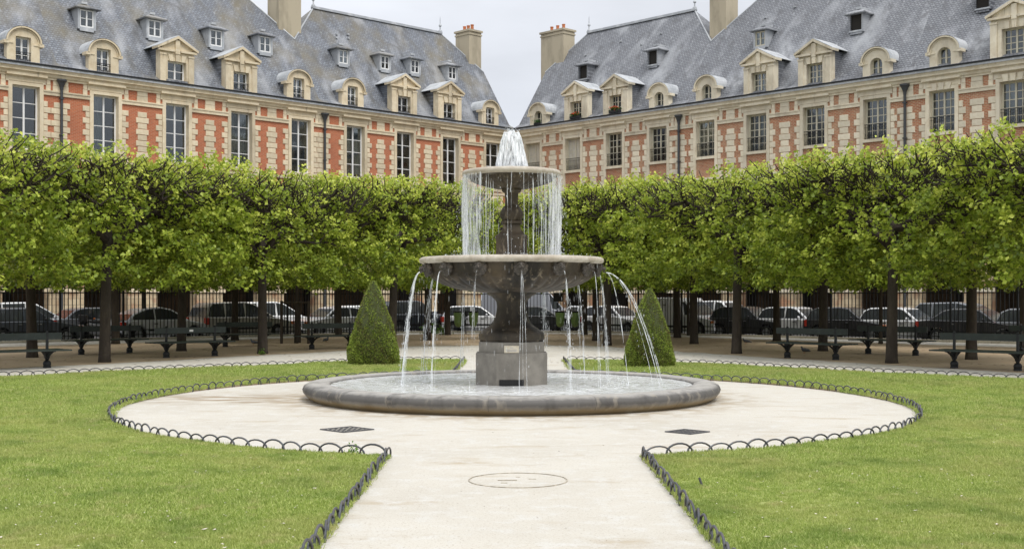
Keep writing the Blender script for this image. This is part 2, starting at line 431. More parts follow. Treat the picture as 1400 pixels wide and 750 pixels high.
def small_dormer(parent, x, h, slate, fm, dark=False, w=.95, hh=.95):
    d0 = roof_d(h) - .25
    b = MB()
    zt = h + hh
    # cheeks and hipped cap
    b.box(x-w/2-.02, x-w/2+.1, d0, d0+1.2, h-.1, zt); b.box(x+w/2-.1, x+w/2+.02, d0, d0+1.2, h-.1, zt); b.box(x-w/2+.1, x+w/2-.1, d0, d0+1.2, h-.2, h+.02)
    dm = link('roof_dormer', b.mesh('roof_dormer', ZINC if not dark else slate), parent)
    rf = MB(); o = .22
    A = [(x-w/2-o, d0-o, zt), (x+w/2+o, d0-o, zt), (x+w/2+o, d0+1.6, zt), (x-w/2-o, d0+1.6, zt)]
    A2 = [(p[0], p[1], p[2]+.06) for p in A]
    rf.add(A + A2, [(0, 3, 2, 1), (0, 1, 5, 4), (1, 2, 6, 5), (3, 0, 4, 7), (2, 3, 7, 6)])
    rf.add(A2 + [(x-.12, d0+.45, zt+.36), (x+.12, d0+.45, zt+.36), (x+.12, d0+1.6, zt+.4), (x-.12, d0+1.6, zt+.4)],
           [(0, 1, 5, 4), (1, 2, 6, 5), (3, 0, 4, 7), (4, 5, 6, 7), (2, 3, 7, 6)])
    rf.build('dormer_roof', slate, dm)
    MB().box(x-.16, x+.16, d0+.3, d0+1.5, zt+.34, zt+.47).build('ridge_cap', ZINCW, dm)
    if dark:
        MB().box(x-w/2+.1, x+w/2-.1, d0+.12, d0+.14, h+.02, zt).build('opening', DARK, dm)
        MB().box(x-w/2+.05, x+w/2-.05, d0-.03, d0, h-.06, h+.02).build('sill', ZINC, dm)
    else:
        wd = link('window', frame_mesh(w-.2, hh-.06, 2, 2, fm, .07, .03), dm, (x, d0+.05, h+.03))
        for me, px, pz in pane_meshes(w-.2, hh-.06, 2, 2, GLASS, False, .07): pane = wd
        MB().box(x-w/2+.1, x+w/2-.1, d0+.09, d0+.1, h+.03, zt).build('pane', GLASS, dm)
        MB().box(x-w/2+.1, x+w/2-.1, d0+.5, d0+.52, h, zt).build('interior', DARK, dm)

def roof_d(h):
    """depth behind the facade at which the roof slope reaches height h"""
    return .5 + (h - 14.2) / (21.1 - 14.2) * 4.5 if h > 14.2 else (h-13.75)/.45*.8 - .3

def pediment_dormer(parent, x, stone, fm, slate, cols, rows, ow=1.0, oz=(.25, 1.5), W=2.1, H=1.95, rail=None, z0=EAVE, curtain=None):
    y = .05
    b = MB()
    wall_open(b, x-W/2, x+W/2, z0-.05, z0+H, [(x-ow/2, x+ow/2, z0+oz[0], z0+oz[1])], y, .3)
    # solid sides behind the front
    b.quad((x-W/2, y, z0-.05), (x-W/2, y, z0+H), (x-W/2, y+.45, z0+H), (x-W/2, y+.45, z0-.05)); b.quad((x+W/2, y, z0-.05), (x+W/2, y+.45, z0-.05), (x+W/2, y+.45, z0+H), (x+W/2, y, z0+H))
    dm = link('dormer', b.mesh('dormer', stone), parent)
    for s in (-1, 1):
        p = MB(); xa = x + s*(W/2-.17); p.box(xa-.17, xa+.17, y-.07, y+.002, z0-.04, z0+H-.32); p.box(xa-.2, xa+.2, y-.1, y+.001, z0+H-.32, z0+H-.22)
        p.build('pilaster', stone, dm)
        xi = x + s*(ow/2+.1); MB().box(xi-.1, xi+.1, y-.03, y+.003, z0+oz[0], z0+oz[1]-.03).build('jamb', stone, dm)
    k = MB()  # three voussoirs over the opening
    zt = z0 + oz[1]
    for s, hh, pr in ((0, .62, .09), (-1, .36, .055), (1, .36, .055)):
        xc = x + s*.36; tl = s*.06
        k2 = [(xc-.1, zt-.02), (xc+.1, zt-.02), (xc+.15+tl, zt+hh), (xc-.15+tl, zt+hh)]
        MB().prism(k2, y-pr-.01, y+.004).build('keystone', stone, dm)
    o = .2; zc = z0+H; rise = .68
    f = MB()
    f.prism([(x-W/2-.02, zc-.12), (x+W/2+.02, zc-.12), (x+W/2-.3, zc + rise*.62), (x, zc+rise-.05), (x-W/2+.3, zc+rise*.62)], y-.02, y+.4)
    for s in (-1, 1):      # raking and horizontal cornices
        f.prism([(x+s*(W/2+o), zc), (x+s*(W/2+o+.02), zc+.13), (x, zc+rise+.14), (x, zc+rise-.02)][::s], y-.2, y+.5)
    for s in (-1, 1): f.box(min(x+s*.18, x+s*(W/2+o-.06)), max(x+s*.18, x+s*(W/2+o-.06)), y-.16, y-.021, zc-.1, zc+.02)
    f.box(x-.14, x+.14, y-.13, y-.022, zc-.2, zc+rise-.1)
    f.build('pediment', stone, dm)
    r = MB()   # little gabled roof and slate cheeks running back into the main roof
    for s in (-1, 1):
        r.prism([(x+s*(W/2+o), zc+.13), (x+s*(W/2+o), zc+.17), (x, zc+rise+.19), (x, zc+rise+.14)][::s], y-.2, y+2.6)
    r.build('dormer_roof', ZINCW, dm)
    c = MB()
    for s in (-1, 1): c.box(min(x+s*(W/2-.3), x+s*(W/2-.12)), max(x+s*(W/2-.3), x+s*(W/2-.12)), y+.449, y+2.4, z0, zc+.1)
    c.build('cheek', slate, dm)
    wd = add_window(dm, x, y+.26, z0+oz[0], ow, oz[1]-oz[0], cols, rows, fm, GLASS, False, curtain, rail)
    MB().box(x-ow/2-.05, x+ow/2+.05, y-.09, y+.1, z0+oz[0]-.1, z0+oz[0]-.001).build('sill', slate, dm)
    MB().box(x-ow/2, x+ow/2, y+.9, y+.92, z0+oz[0], z0+oz[1]).build('interior', DARK, dm)
    return dm

def arched_dormer(parent, x, stone, fm, slate, W=1.7, zs=1.15, ow=.8, oz=(.05, 1.45), arched=False, cols=2, rows=3, rail=None):
    y = .05; z0 = EAVE; N = 14
    b = MB(); Ro = W/2
    kz = .88  # slightly flattened arch
    def outer(t): return (x - Ro*cos(t), z0+zs+Ro*kz*sin(t))
    if arched:
        ri = ow/2; zsi = oz[1]-ri
        def inner(t): return (x - ri*cos(t), z0+zsi+ri*sin(t))
    else:
        def inner(t):
            c, s_ = -cos(t), sin(t); hh = (oz[1]-zs) ; m_ = max(abs(c)/(ow/2), s_/max(hh, .02)); return (x + c/m_, z0+zs + s_/m_)
        zsi = zs
    for i in range(N):
        t0, t1 = pi*i/N, pi*(i+1)/N
        a, c, d, e_ = outer(t0), outer(t1), inner(t1), inner(t0)
        b.quad((a[0], y, a[1]), (e_[0], y, e_[1]), (d[0], y, d[1]), (c[0], y, c[1]))
        b.quad((d[0], y, d[1]), (e_[0], y, e_[1]), (e_[0], y+.3, e_[1]), (d[0], y+.3, d[1]))
    for s in (-1, 1):
        xa, xb = x+s*ow/2, x+s*Ro
        b.quad((xa, y, z0-.05), (xb, y, z0-.05), (xb, y, z0+zs), (xa, y, z0+zsi))
        b.quad((xa, y, z0-.05), (xa, y, z0+zsi), (xa, y+.3, z0+zsi), (xa, y+.3, z0-.05))
        b.quad((xb, y, z0-.05), (xb, y, z0+zs), (xb, y+.4, z0+zs), (xb, y+.4, z0-.05))
    b.box(x-ow/2, x+ow/2, y, y+.3, z0-.05, z0+oz[0])
    dm = link('dormer', b.mesh('dormer', stone), parent)
    m_ = MB()   # arched hood moulding with short horizontal returns
    for (ra, rb, pr) in ((1.0, 1.1, .14), (.90, .96, .05)):
        for i in range(N):
            t0, t1 = pi*i/N, pi*(i+1)/N
            q = [(x-Ro*r_*cos(t), z0+zs+Ro*r_*kz*sin(t)) for r_, t in ((ra, t0), (rb, t0), (rb, t1), (ra, t1))]
            m_.prism(q, y-pr, y+.35 if ra == 1.0 else y+.002)
    for s in (-1, 1): m_.box(min(x+s*Ro*.93, x+s*(Ro*1.1+.1)), max(x+s*Ro*.93, x+s*(Ro*1.1+.1)), y-.12, y+.4, z0+zs-.14, z0+zs+.02); m_.box(min(x+s*Ro*.62, x+s*Ro*1.0), max(x+s*Ro*.62, x+s*Ro*1.0), y-.035, y+.001, z0+zs-.1, z0+zs-.03)
    m_.build('pediment', stone, dm)
    r = MB()
    for i in range(N):
        t0, t1 = pi*i/N, pi*(i+1)/N
        a, c = (x-Ro*1.12*cos(t0), z0+zs+.01+Ro*1.12*kz*sin(t0)), (x-Ro*1.12*cos(t1), z0+zs+.01+Ro*1.12*kz*sin(t1))
        r.quad((a[0], y-.14, a[1]), (c[0], y-.14, c[1]), (c[0], y+1.7, c[1]), (a[0], y+1.7, a[1]))
    r.build('dormer_roof', ZINCW, dm, smooth=True)
    c = MB()
    for s in (-1, 1): c.box(min(x+s*(Ro-.1), x+s*(Ro+.02)), max(x+s*(Ro-.1), x+s*(Ro+.02)), y+.38, y+1.7, z0, z0+zs+.04)
    c.build('cheek', slate, dm)
    add_window(dm, x, y+.26, z0+oz[0], ow, oz[1]-oz[0]-.0, cols, rows, fm, GLASS, False, None, rail)
    MB().box(x-ow/2, x+ow/2, y+.8, y+.82, z0+oz[0], z0+oz[1]).build('interior', DARK, dm)
    return dm

def pavilion(side, s0, s1, wins, label, dorm, small, style, corner=False, chim=None, finials=(True, True)):
    """s0 < s1: distances from the corner along the facade"""
    W = s1 - s0
    if side == 'L':
        u = UL; org = (CX + u[0]*s1, CY + u[1]*s1); rz = atan2(-u[1], -u[0]); X = lambda s: s1 - s
    else:
        u = UR; org = (CX + u[0]*s0, CY + u[1]*s0); rz = atan2(u[1], u[0]); X = lambda s: s - s0
    left = side == 'L'
    stone, brick, slate, fm = (STONE, BRICK, SLATE, WHITE) if left else (STONE_R, BRICK_R, SLATE_R, CREAM)
    h = empty('brick_house', (org[0], org[1], 0), rz)
    tag(h, label, 'house', 'brick and stone houses round the square')
    cs = sorted(X(s) for s in wins)
    bay = [0] + [(cs[i]+cs[i+1])/2 for i in range(len(cs)-1)] + [W]
    OW = 1.42; wz0, wz1 = (9.4, 12.68) if left else (10.45, 12.66)
    ops = [(c-OW/2-.05, c+OW/2+.05, wz0-.05, wz1+.05) for c in cs] + [(c-OW/2-.05, c+OW/2+.05, 5.35, 8.65) for c in cs]
    b = MB(); wall_open(b, 0, W, 4.9, 13.6, ops, 0, .35)
    b.quad((W, 0, 4.9), (W, 9, 4.9), (W, 9, 13.7), (W, 0, 13.7)); b.quad((0, 0, 4.9), (0, 0, 13.7), (0, 9, 13.7), (0, 9, 4.9))
    b.build('wall', brick, h)
    # dark rooms behind the windows
    MB().box(.2, W-.2, 1.6, 1.7, 4.9, 13.6).build('interior', DARK, h)
    # window surrounds: jambs, lintel panel up to the cornice, sill
    for c in cs:
        sr = MB(); e_ = .2
        for s in (-1, 1): sr.box(min(c+s*OW/2, c+s*(OW/2+e_)), max(c+s*OW/2, c+s*(OW/2+e_)), -.07, .34, 9.2, wz1)
        sr.box(c-OW/2-e_, c+OW/2+e_, -.07, .34, wz1, wz1+.16)
        sr.box(c-OW/2-e_-.12, c+OW/2+e_+.12, -.05, .01, wz1+.16, 13.15)
        sr.box(c-OW/2-e_+.03, c+OW/2+e_-.03, -.085, -.051, wz1+.2, wz1+.23)
        sr.box(c-OW/2, c+OW/2, -.12, .3, wz0-.16, wz0)
        if not left and style == 'brick_lintel':
            pass
        sr.build('window_surround', stone, h)
        s2 = MB()
        for s in (-1, 1): s2.box(min(c+s*OW/2, c+s*(OW/2+e_)), max(c+s*OW/2, c+s*(OW/2+e_)), -.07, .3, 5.0, 8.6)
        s2.box(c-OW/2-e_, c+OW/2+e_, -.07, .3, 8.6, 8.95); s2.box(c-OW/2, c+OW/2, -.12, .3, 5.2, 5.4)
        s2.build('window_surround', stone, h)
        if style == 'brick_lintel':
            MB().box(c-OW/2+.0, c+OW/2, -.062, -.049, wz1+.42, 13.1).build('brick_panel', brick, h)
            for s in (-1, 0, 1):
                xc = c + s*.36; MB().prism([(xc-.11, wz1+.0), (xc+.11, wz1+.0), (xc+.16+s*.05, wz1+.36), (xc-.16+s*.05, wz1+.36)], -.13, -.071).build('keystone', stone, h)
    # quoin chains
    z_lo, z_hi = 9.15, 12.33
    row = .318 if left else .355
    n = int((z_hi - z_lo)/row)
    def chain(xc, wa, wb, side_=0, ph=0, zb=z_lo, nn=n):
        for k in range(nn):
            w = wa if (k+ph) % 2 else wb
            x = xc if side_ == 0 else (xc + side_*w/2)
            st = link('quoin_stone', stone_mesh(w-.022, row-.026, .05 if (k % 2) else .045, stone), h, (x, 0, zb + row*(k+.5)))
            st.rotation_euler = (0, 0, R.uniform(-.004, .004))
    for c in cs:
        for s in (-1, 1): chain(c+s*(OW/2+.2), .24, .40, s, R.randint(0, 1))
    for x in bay[1:-1]: chain(x, .56, .76, 0, R.randint(0, 1))
    chain(.02, .35, .5, 1, 0); chain(W-.02, .35, .5, -1, 1)
    if bay[1] - cs[0] > 0:
        for xa, xb in ((.5, cs[0]-OW/2-.45), (cs[-1]+OW/2+.45, W-.5)):
            if xb - xa > .9: chain((xa+xb)/2, .2, .3, 0, 0)
    # frieze stones above the band
    def frs(w, x): link('frieze_stone', cached(('fs', w, stone.name), lambda: MB().box(-w/2, w/2, -.05, .01, 12.585, 12.86).box(-w/2+.02, w/2-.01, -.046, .01, 12.875, 13.15).mesh('frieze_stone', stone)), h, (x, 0, 0))
    for x in bay[1:-1]: frs(.64, x)
    for x in (.21, W-.21): frs(.42, x)
    for c in cs:
        for s in (-1, 1): frs(.24, c+s*(OW/2+.46))
    edges = [0] + sum([[c-OW/2-.2, c+OW/2+.2] for c in cs], []) + [W]
    for i in range(0, len(edges), 2):
        MB().prism([(edges[i], 12.33), (edges[i+1], 12.33), (edges[i+1], 12.50), (edges[i], 12.50)], -.075, .01).box(edges[i], edges[i+1], -.11, .01, 12.50, 12.58).build('string_course', stone, h)
    MB().box(0, W, -.1, .01, 9.0, 9.15).build('string_course', stone, h); MB().box(0, W, -.1, .01, 4.75, 4.95).build('string_course', stone, h)
    co = MB(); e_ = [(.0, 13.13), (-.1, 13.13), (-.1, 13.25), (-.17, 13.25), (-.22, 13.38), (-.34, 13.42), (-.34, 13.5), (-.4, 13.62), (0, 13.62)]
    vs = []
    for xx in (0, W): vs += [(xx, y, z) for y, z in e_]
    m_ = len(e_)
    co.add(vs, [(i, i+1, i+1+m_, i+m_) for i in range(m_-1)] + [tuple(range(m_)), tuple(range(2*m_-1, m_-1, -1))])
    for c in cs: co.box(c-OW/2-.35, c+OW/2+.35, -.24, -.1, 13.17, 13.3)
    co.build('cornice', stone, h)
    MB().box(0, W, -.46, .0, 13.621, 13.74).build('gutter_board', ZINCW, h)
    MB().box(0, W, -.5, -.1, 13.741, 13.83).build('gutter', IRON, h)
    # roof
    rf = MB(); F = [(-.32, 13.76), (.5, 14.2)]
    eL = 0; sx = 2.7
    ptsT = [(0, SADDLE), (sx, RIDGE), (W-sx, RIDGE), (W, SADDLE)]
    dS = roof_d(SADDLE)
    rf.quad((0, -.32, 13.76), (W, -.32, 13.76), (W, .5, 14.2), (0, .5, 14.2))
    rf.add([(0, .5, 14.2), (W, .5, 14.2), (W, dS, SADDLE), (W-sx, 5, RIDGE), (sx, 5, RIDGE), (0, dS, SADDLE)], [(0, 1, 2, 3, 4, 5)])
    rf.add([(0, 10, 13.8), (W, 10, 13.8), (W, 10-dS, SADDLE), (W-sx, 5, RIDGE), (sx, 5, RIDGE), (0, 10-dS, SADDLE)], [(5, 4, 3, 2, 1, 0)])
    rf.add([(0, dS, SADDLE), (sx, 5, RIDGE), (0, 10-dS, SADDLE)], [(0, 1, 2)]); rf.add([(W, dS, SADDLE), (W-sx, 5, RIDGE), (W, 10-dS, SADDLE)], [(2, 1, 0)])
    for xx in (0, W): rf.add([(xx, -.32, 13.7), (xx, .5, 14.2), (xx, dS, SADDLE), (xx, 10-dS, SADDLE), (xx, 10, 13.7)], [(0, 1, 2, 3, 4)])
    ro = rf.build('roof', slate, h)
    rd = MB().box(sx-.1, W-sx+.1, 4.85, 5.15, RIDGE-.06, RIDGE+.1)
    def strip(a, c, r_=.05):
        rd.tube([a, c], r_, 6)
    strip((sx, 5, RIDGE), (0, dS, SADDLE)); strip((W-sx, 5, RIDGE), (W, dS, SADDLE))
    rd.build('ridge_capping', ZINC, ro)
    for ok, xx in zip(finials, (sx, W-sx)):
        if ok:
            MB().lathe([(.16, RIDGE), (.13, RIDGE+.2), (.05, RIDGE+.25), (.04, RIDGE+.45), (.11, RIDGE+.52), (.1, RIDGE+.6), (.03, RIDGE+.68), (.02, RIDGE+1.1), (.001, RIDGE+1.25)], 8, cx=xx, cy=5).build('finial', ZINC, ro)
    for xx, zz in [(R.uniform(3, W-3), R.uniform(19, 20.3)) for _ in range(4)]:
        MB().box(xx-.07, xx+.07, roof_d(zz)-.12, roof_d(zz)+.05, zz-.02, zz+.06).build('roof_hook', ZINCW, ro)
    # windows of the top storey
    for i, c in enumerate(cs):
        if left: add_window(h, c, .27, wz0, OW, wz1-wz0, 2, 4, fm, GLASS, True, [(2,), (2,), (1,), (1, -1)][i % 4] if s0 < 1 else [None, (-1,), None, (1, -1)][(i+1) % 4])
        else:
            bl = style == 'corner_right' and i in (0, 1)
            add_window(h, c, .27, wz0, OW, wz1-wz0, 4, 5, fm, BLIND if bl else GLASS, False, None if bl else R.choice([None, None, (1,), (-1,)]), .85)
        link('window', frame_mesh(OW, 3.2, 2, 4, fm), h, (c, .27, 5.4))
        link('pane', pane_meshes(OW, 3.2, 2, 4, GLASS, False)[0][0], h, (c, .3, 5.4))
    # arcade: piers, arches, gallery
    ar = MB(); ow = 2.45; zs = 2.15; yA = -.06; dA = .8
    for i in range(len(cs)):
        x0, x1, c = bay[i], bay[i+1], cs[i]; r_ = min(ow/2, (x1-x0)/2-.35); c = (x0+x1)/2 if abs(c-(x0+x1)/2) > .5 else c
        N = 12
        for s in (-1, 1):
            xa, xb = c+s*r_, (x1 if s > 0 else x0)
            ar.quad((xa, yA, 0), (xb, yA, 0), (xb, yA, 4.75), (xa, yA, 4.75)); ar.quad((xa, yA, 0), (xa, yA, zs), (xa, yA+dA, zs), (xa, yA+dA, 0))
            ar.quad((xb, yA+dA, 0), (xa, yA+dA, 0), (xa, yA+dA, 4.7), (xb, yA+dA, 4.7))
        for k in range(N):
            t0, t1 = pi*k/N, pi*(k+1)/N
            a = (c-r_*cos(t0), zs+r_*sin(t0)); d = (c-r_*cos(t1), zs+r_*sin(t1))
            ar.quad((a[0], yA, a[1]), (d[0], yA, d[1]), (d[0], yA, 4.75), (a[0], yA, 4.75))
            ar.quad((a[0], yA, a[1]), (a[0], yA+dA, a[1]), (d[0], yA+dA, d[1]), (d[0], yA, d[1]))
    ar.build('arcade', ARCAST, h)
    im = MB()
    for i in range(len(bay)):
        x = bay[i]; x0, x1 = max(0, x-.95), min(W, x+.95)
        im.box(x0, x1, yA-.09, yA+.02, zs-.1, zs+.12); im.box(x0, x1, yA-.05, yA+.02, 0, .35)
    im.build('impost', stone, h)
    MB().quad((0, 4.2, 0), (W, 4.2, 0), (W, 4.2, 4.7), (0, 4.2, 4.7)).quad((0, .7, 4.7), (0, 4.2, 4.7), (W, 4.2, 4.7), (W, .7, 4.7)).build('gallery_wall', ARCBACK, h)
    for i in range(len(cs)):
        if R.random() < .7:
            xx = cs[i] + R.uniform(-.6, .6); ww = R.uniform(.6, 1.1)
            MB().box(xx-ww, xx+ww, 4.12, 4.19, 0, R.uniform(2.3, 3.0)).build('shop_door', R.choice([DARK, BLACK]), h)
    for d in dorm:
        kind, s = d[0], d[1]; kw = d[2] if len(d) > 2 else {}
        x = X(s)
        if kind == 'P': pediment_dormer(h, x, stone, fm, slate, **kw)
        else: arched_dormer(h, x, stone, fm, slate, **kw)
    for (px, hh, dk) in small:
        dd = roof_d(hh)-.25; t = (px-701)/1657; nn = (-.6947, .7193) if left else (.7193, .6947)
        bx, by = CX+nn[0]*dd, CY+nn[1]*dd; small_dormer(h, X((t*by-bx)/(u[0]-t*u[1])), hh, slate, fm, dk, *((.92, .95) if s0 < 1 or not left else (1.0, 1.02)))
    for (s, d, wx, wy, zb, zt, pots) in (chim or []):
        x = X(s); cb_ = MB().box(x-wx/2, x+wx/2, d-wy/2, d+wy/2, zb, zt)
        c_ = cb_.build('chimney', CHIM, ro)
        MB().box(x-wx/2-.09, x+wx/2+.09, d-wy/2-.09, d+wy/2+.09, zt-.002, zt+.14).box(x-wx/2-.05, x+wx/2+.05, d-wy/2-.05, d+wy/2+.05, zt-.25, zt-.15).build('chimney_cap', CHIM, ro)
        for q in range(pots):
            if wx > wy: px_, py_ = x + (q-(pots-1)/2)*.42*max(1, wx/1.6), d
            else: px_, py_ = x, d + (q-(pots-1)/2)*.42
            MB().lathe([(.12, zt+.14), (.11, zt+.5), (.13, zt+.52), (.13, zt+.58), (.09, zt+.58), (.09, zt+.3)], 10, cx=px_, cy=py_).build('chimney_pot', TERRA, ro)
    return h

def drain(side, s, label):
    u = UL if side == 'L' else UR
    n = (-u[1]*-1, u[0]*-1)
    n = (.6947, -.7193) if side == 'L' else (-.7193, -.6947)
    d = empty('drainpipe', (CX+u[0]*s+n[0]*.16, CY+u[1]*s+n[1]*.16, 0), atan2(u[1], u[0]))
    MB().tube([(0, 0, .1), (0, 0, 12.9)], .075, 8).build('pipe', PIPE, d)
    MB().lathe([(.08, 12.65), (.1, 12.8), (.2, 13.05), (.27, 13.12), (.27, 13.2), (.1, 13.2)], 10).build('hopper', PIPE, d)
    k = MB()
    for z in (5.5, 8.2, 10.3, 12.2): k.cbox(0, 0, z, .2, .2, .06)
    k.build('bracket', PIPE, d)
    tag(d, label, 'drainpipe', 'cast iron drainpipes on the facades')
PIPE = mat('painted_pipe', (.05, .055, .06), .5)

SBL, SAL = sL(440), sL(80)
SDR, SER = sR(930), sR(1239)
pavilion('L', 0, SBL, [sL(483.5), sL(551.4), sL(613.5), sL(672)],
         'orange brick corner house left of the fountain, its roof ending by the sky gap',
         [('A', sL(481), dict(rail=.7)), ('P', sL(551), dict(cols=2, rows=2, ow=1.05, oz=(.1, 1.3), rail=.55)), ('P', sL(613), dict(cols=2, rows=2, ow=1.05, oz=(.1, 1.3), rail=.55)), ('A', sL(669), dict(W=1.6, rail=.5, oz=(.25, 1.4)))],
         [(470, 17.0, False), (527, 17.1, False), (568, 17.2, False), (619, 17.2, False)], 'left', True,
         chim=[(.55, 4.3, 1.2, 1.5, 17.5, 21.3, 3)])
pavilion('L', SBL, SAL, [sL(409), sL(327.5), sL(239.5), sL(142)],
         'orange brick house with four tall white windows, between the two left drainpipes',
         [('A', sL(407), dict(rail=.7)), ('P', sL(328), dict(cols=2, rows=2, ow=1.05, oz=(.1, 1.3), rail=.55)), ('P', sL(240), dict(cols=2, rows=2, ow=1.15, oz=(.28, 1.35))), ('A', sL(140), dict(rail=.62))],
         [(363, 16.9, False), (296, 16.75, False), (212, 16.7, False)], 'left',
         chim=[(SBL+.1, 4.2, 1.7, 1.3, 17.2, 23.2, 3)], finials=(False, False))
pavilion('L', SAL, SAL+16.6, [sL(32.5), sL(32.5)+4.15, sL(32.5)+8.3, sL(32.5)+12.4],
         'orange brick house cut off by the left edge of the picture',
         [('A', sL(30), dict(rail=.62)), ('P', sL(32.5)+4.15, dict(cols=2, rows=2))],
         [(119, 16.6, False)], 'left', chim=[(SAL+.3, 4.4, 1.5, 1.2, 17.2, 23, 2)], finials=(False, False))
AD = dict(arched=True, W=1.62, zs=.95, ow=.75, oz=(.12, 1.15), rows=2)
PD = dict(cols=4, rows=3, ow=1.05, oz=(.2, 1.4))
pavilion('R', 0, SDR, [sR(729), sR(783.5), sR(840), sR(900)],
         'weathered brick corner house right of the fountain with flower boxes at its dormers',
         [('A', sR(735), AD), ('P', sR(787), PD), ('P', sR(841), PD), ('A', sR(900), AD)],
         [(797, 17.1, True), (892, 17.25, True)], 'corner_right', True,
         chim=[(.3, 4.2, 2.3, 1.2, 17.5, 21.3, 3)])
pavilion('R', SDR, SER, [sR(964.7), sR(1034.6), sR(1113), sR(1196.8)],
         'weathered brick house with four cream many-paned windows, between the two right drainpipes',
         [('A', sR(965), AD), ('P', sR(1037), PD), ('P', sR(1113), PD), ('A', sR(1197), AD)],
         [(1039, 17.2, False), (1170, 17.1, True)], 'right',
         chim=[(SDR+.2, 4.3, 1.3, 1.3, 17.4, 21.6, 2)], finials=(False, False))
pavilion('R', SER, SER+16.0, [sR(1288), sR(1386), sR(1386)+4.1, sR(1386)+8.0],
         'brick house with keystoned window heads cut off by the right edge of the picture',
         [('A', sR(1290), AD), ('P', sR(1387), dict(cols=4, rows=4, ow=1.35, oz=(.15, 1.6), W=2.5, H=2.2))],
         [(1343, 17.1, True)], 'brick_lintel', chim=[(SER+.2, 4.3, 1.3, 1.2, 17.4, 23, 2)], finials=(False, False))
drain('L', SBL, 'dark drainpipe with hopper on the left facade, the one nearer the fountain')
drain('L', SAL, 'dark drainpipe at the far left, beside the second tall window')
drain('R', SDR, 'dark drainpipe on the right facade, the one nearer the fountain')
drain('R', SER, 'dark drainpipe with hopper at the far right, beside the keystoned window')

# window flower boxes on the corner house on the right
def clump_leaves(n, rad, size, seed, squash=.6):
    rg = np.random.default_rng(seed)
    c = rg.normal(0, 1, (n, 3)) * rad * np.array([1, 1, squash])
    a = rg.normal(0, 1, (n, 3)); a /= np.linalg.norm(a, axis=1)[:, None]
    b_ = np.cross(a, rg.normal(0, 1, (n, 3))); b_ /= np.linalg.norm(b_, axis=1)[:, None]
    s = size * rg.uniform(.6, 1.3, (n, 1))
    v = np.stack([c - a*s, c + b_*s*.6, c + a*s, c - b_*s*.6], 1).reshape(-1, 3)
    return v, np.arange(4*n), rg.random(n)
FLOWLEAF = leaf_mat('box_plant_leaf', (.03, .07, .02), (.05, .12, .02), (.10, .2, .04))
REDPET = mat('orange_red_petals', (.75, .10, .03), .6)
BOXM = mat('planter_black', (.02, .02, .022), .6)
def facade_pt(side, s, d, z):
    u = UL if side == 'L' else UR; n = (-.6947, .7193) if side == 'L' else (.7193, .6947)
    return (CX+u[0]*s+n[0]*d, CY+u[1]*s+n[1]*d, z)
for i, (px, z, lb) in enumerate(((787, EAVE+.22, 'flower box of red geraniums at the gabled dormer nearest the wide chimney'), (841, EAVE+.22, 'flower box of orange geraniums at the second gabled dormer right of the fountain'), (735, EAVE+.12, 'green plant box in the small arched dormer nearest the roof corner'))):
    p = empty('flower_box', facade_pt('R', sR(px), -.02, z), atan2(UR[1], UR[0]))
    w = .45 if i < 2 else .25
    MB().box(-w, w, -.12, .08, 0, .18).build('box', BOXM, p)
    v, f, t = clump_leaves(260 if i < 2 else 140, .11, .05, i); v[:, 0] *= w/.11*.45; v[:, 2] += .26
    link('plants', np_mesh('plants', v, f, 4, FLOWLEAF, t), p)
    if i < 2:
        v, f, t = clump_leaves(70, .1, .04, 50+i); v[:, 0] *= w/.11*.45; v[:, 2] += .33; v[:, 1] -= .08
        link('flowers', np_mesh('flowers', v, f, 4, REDPET, t), p)
    tag(p, lb, 'flower box', 'flower boxes at the dormers')

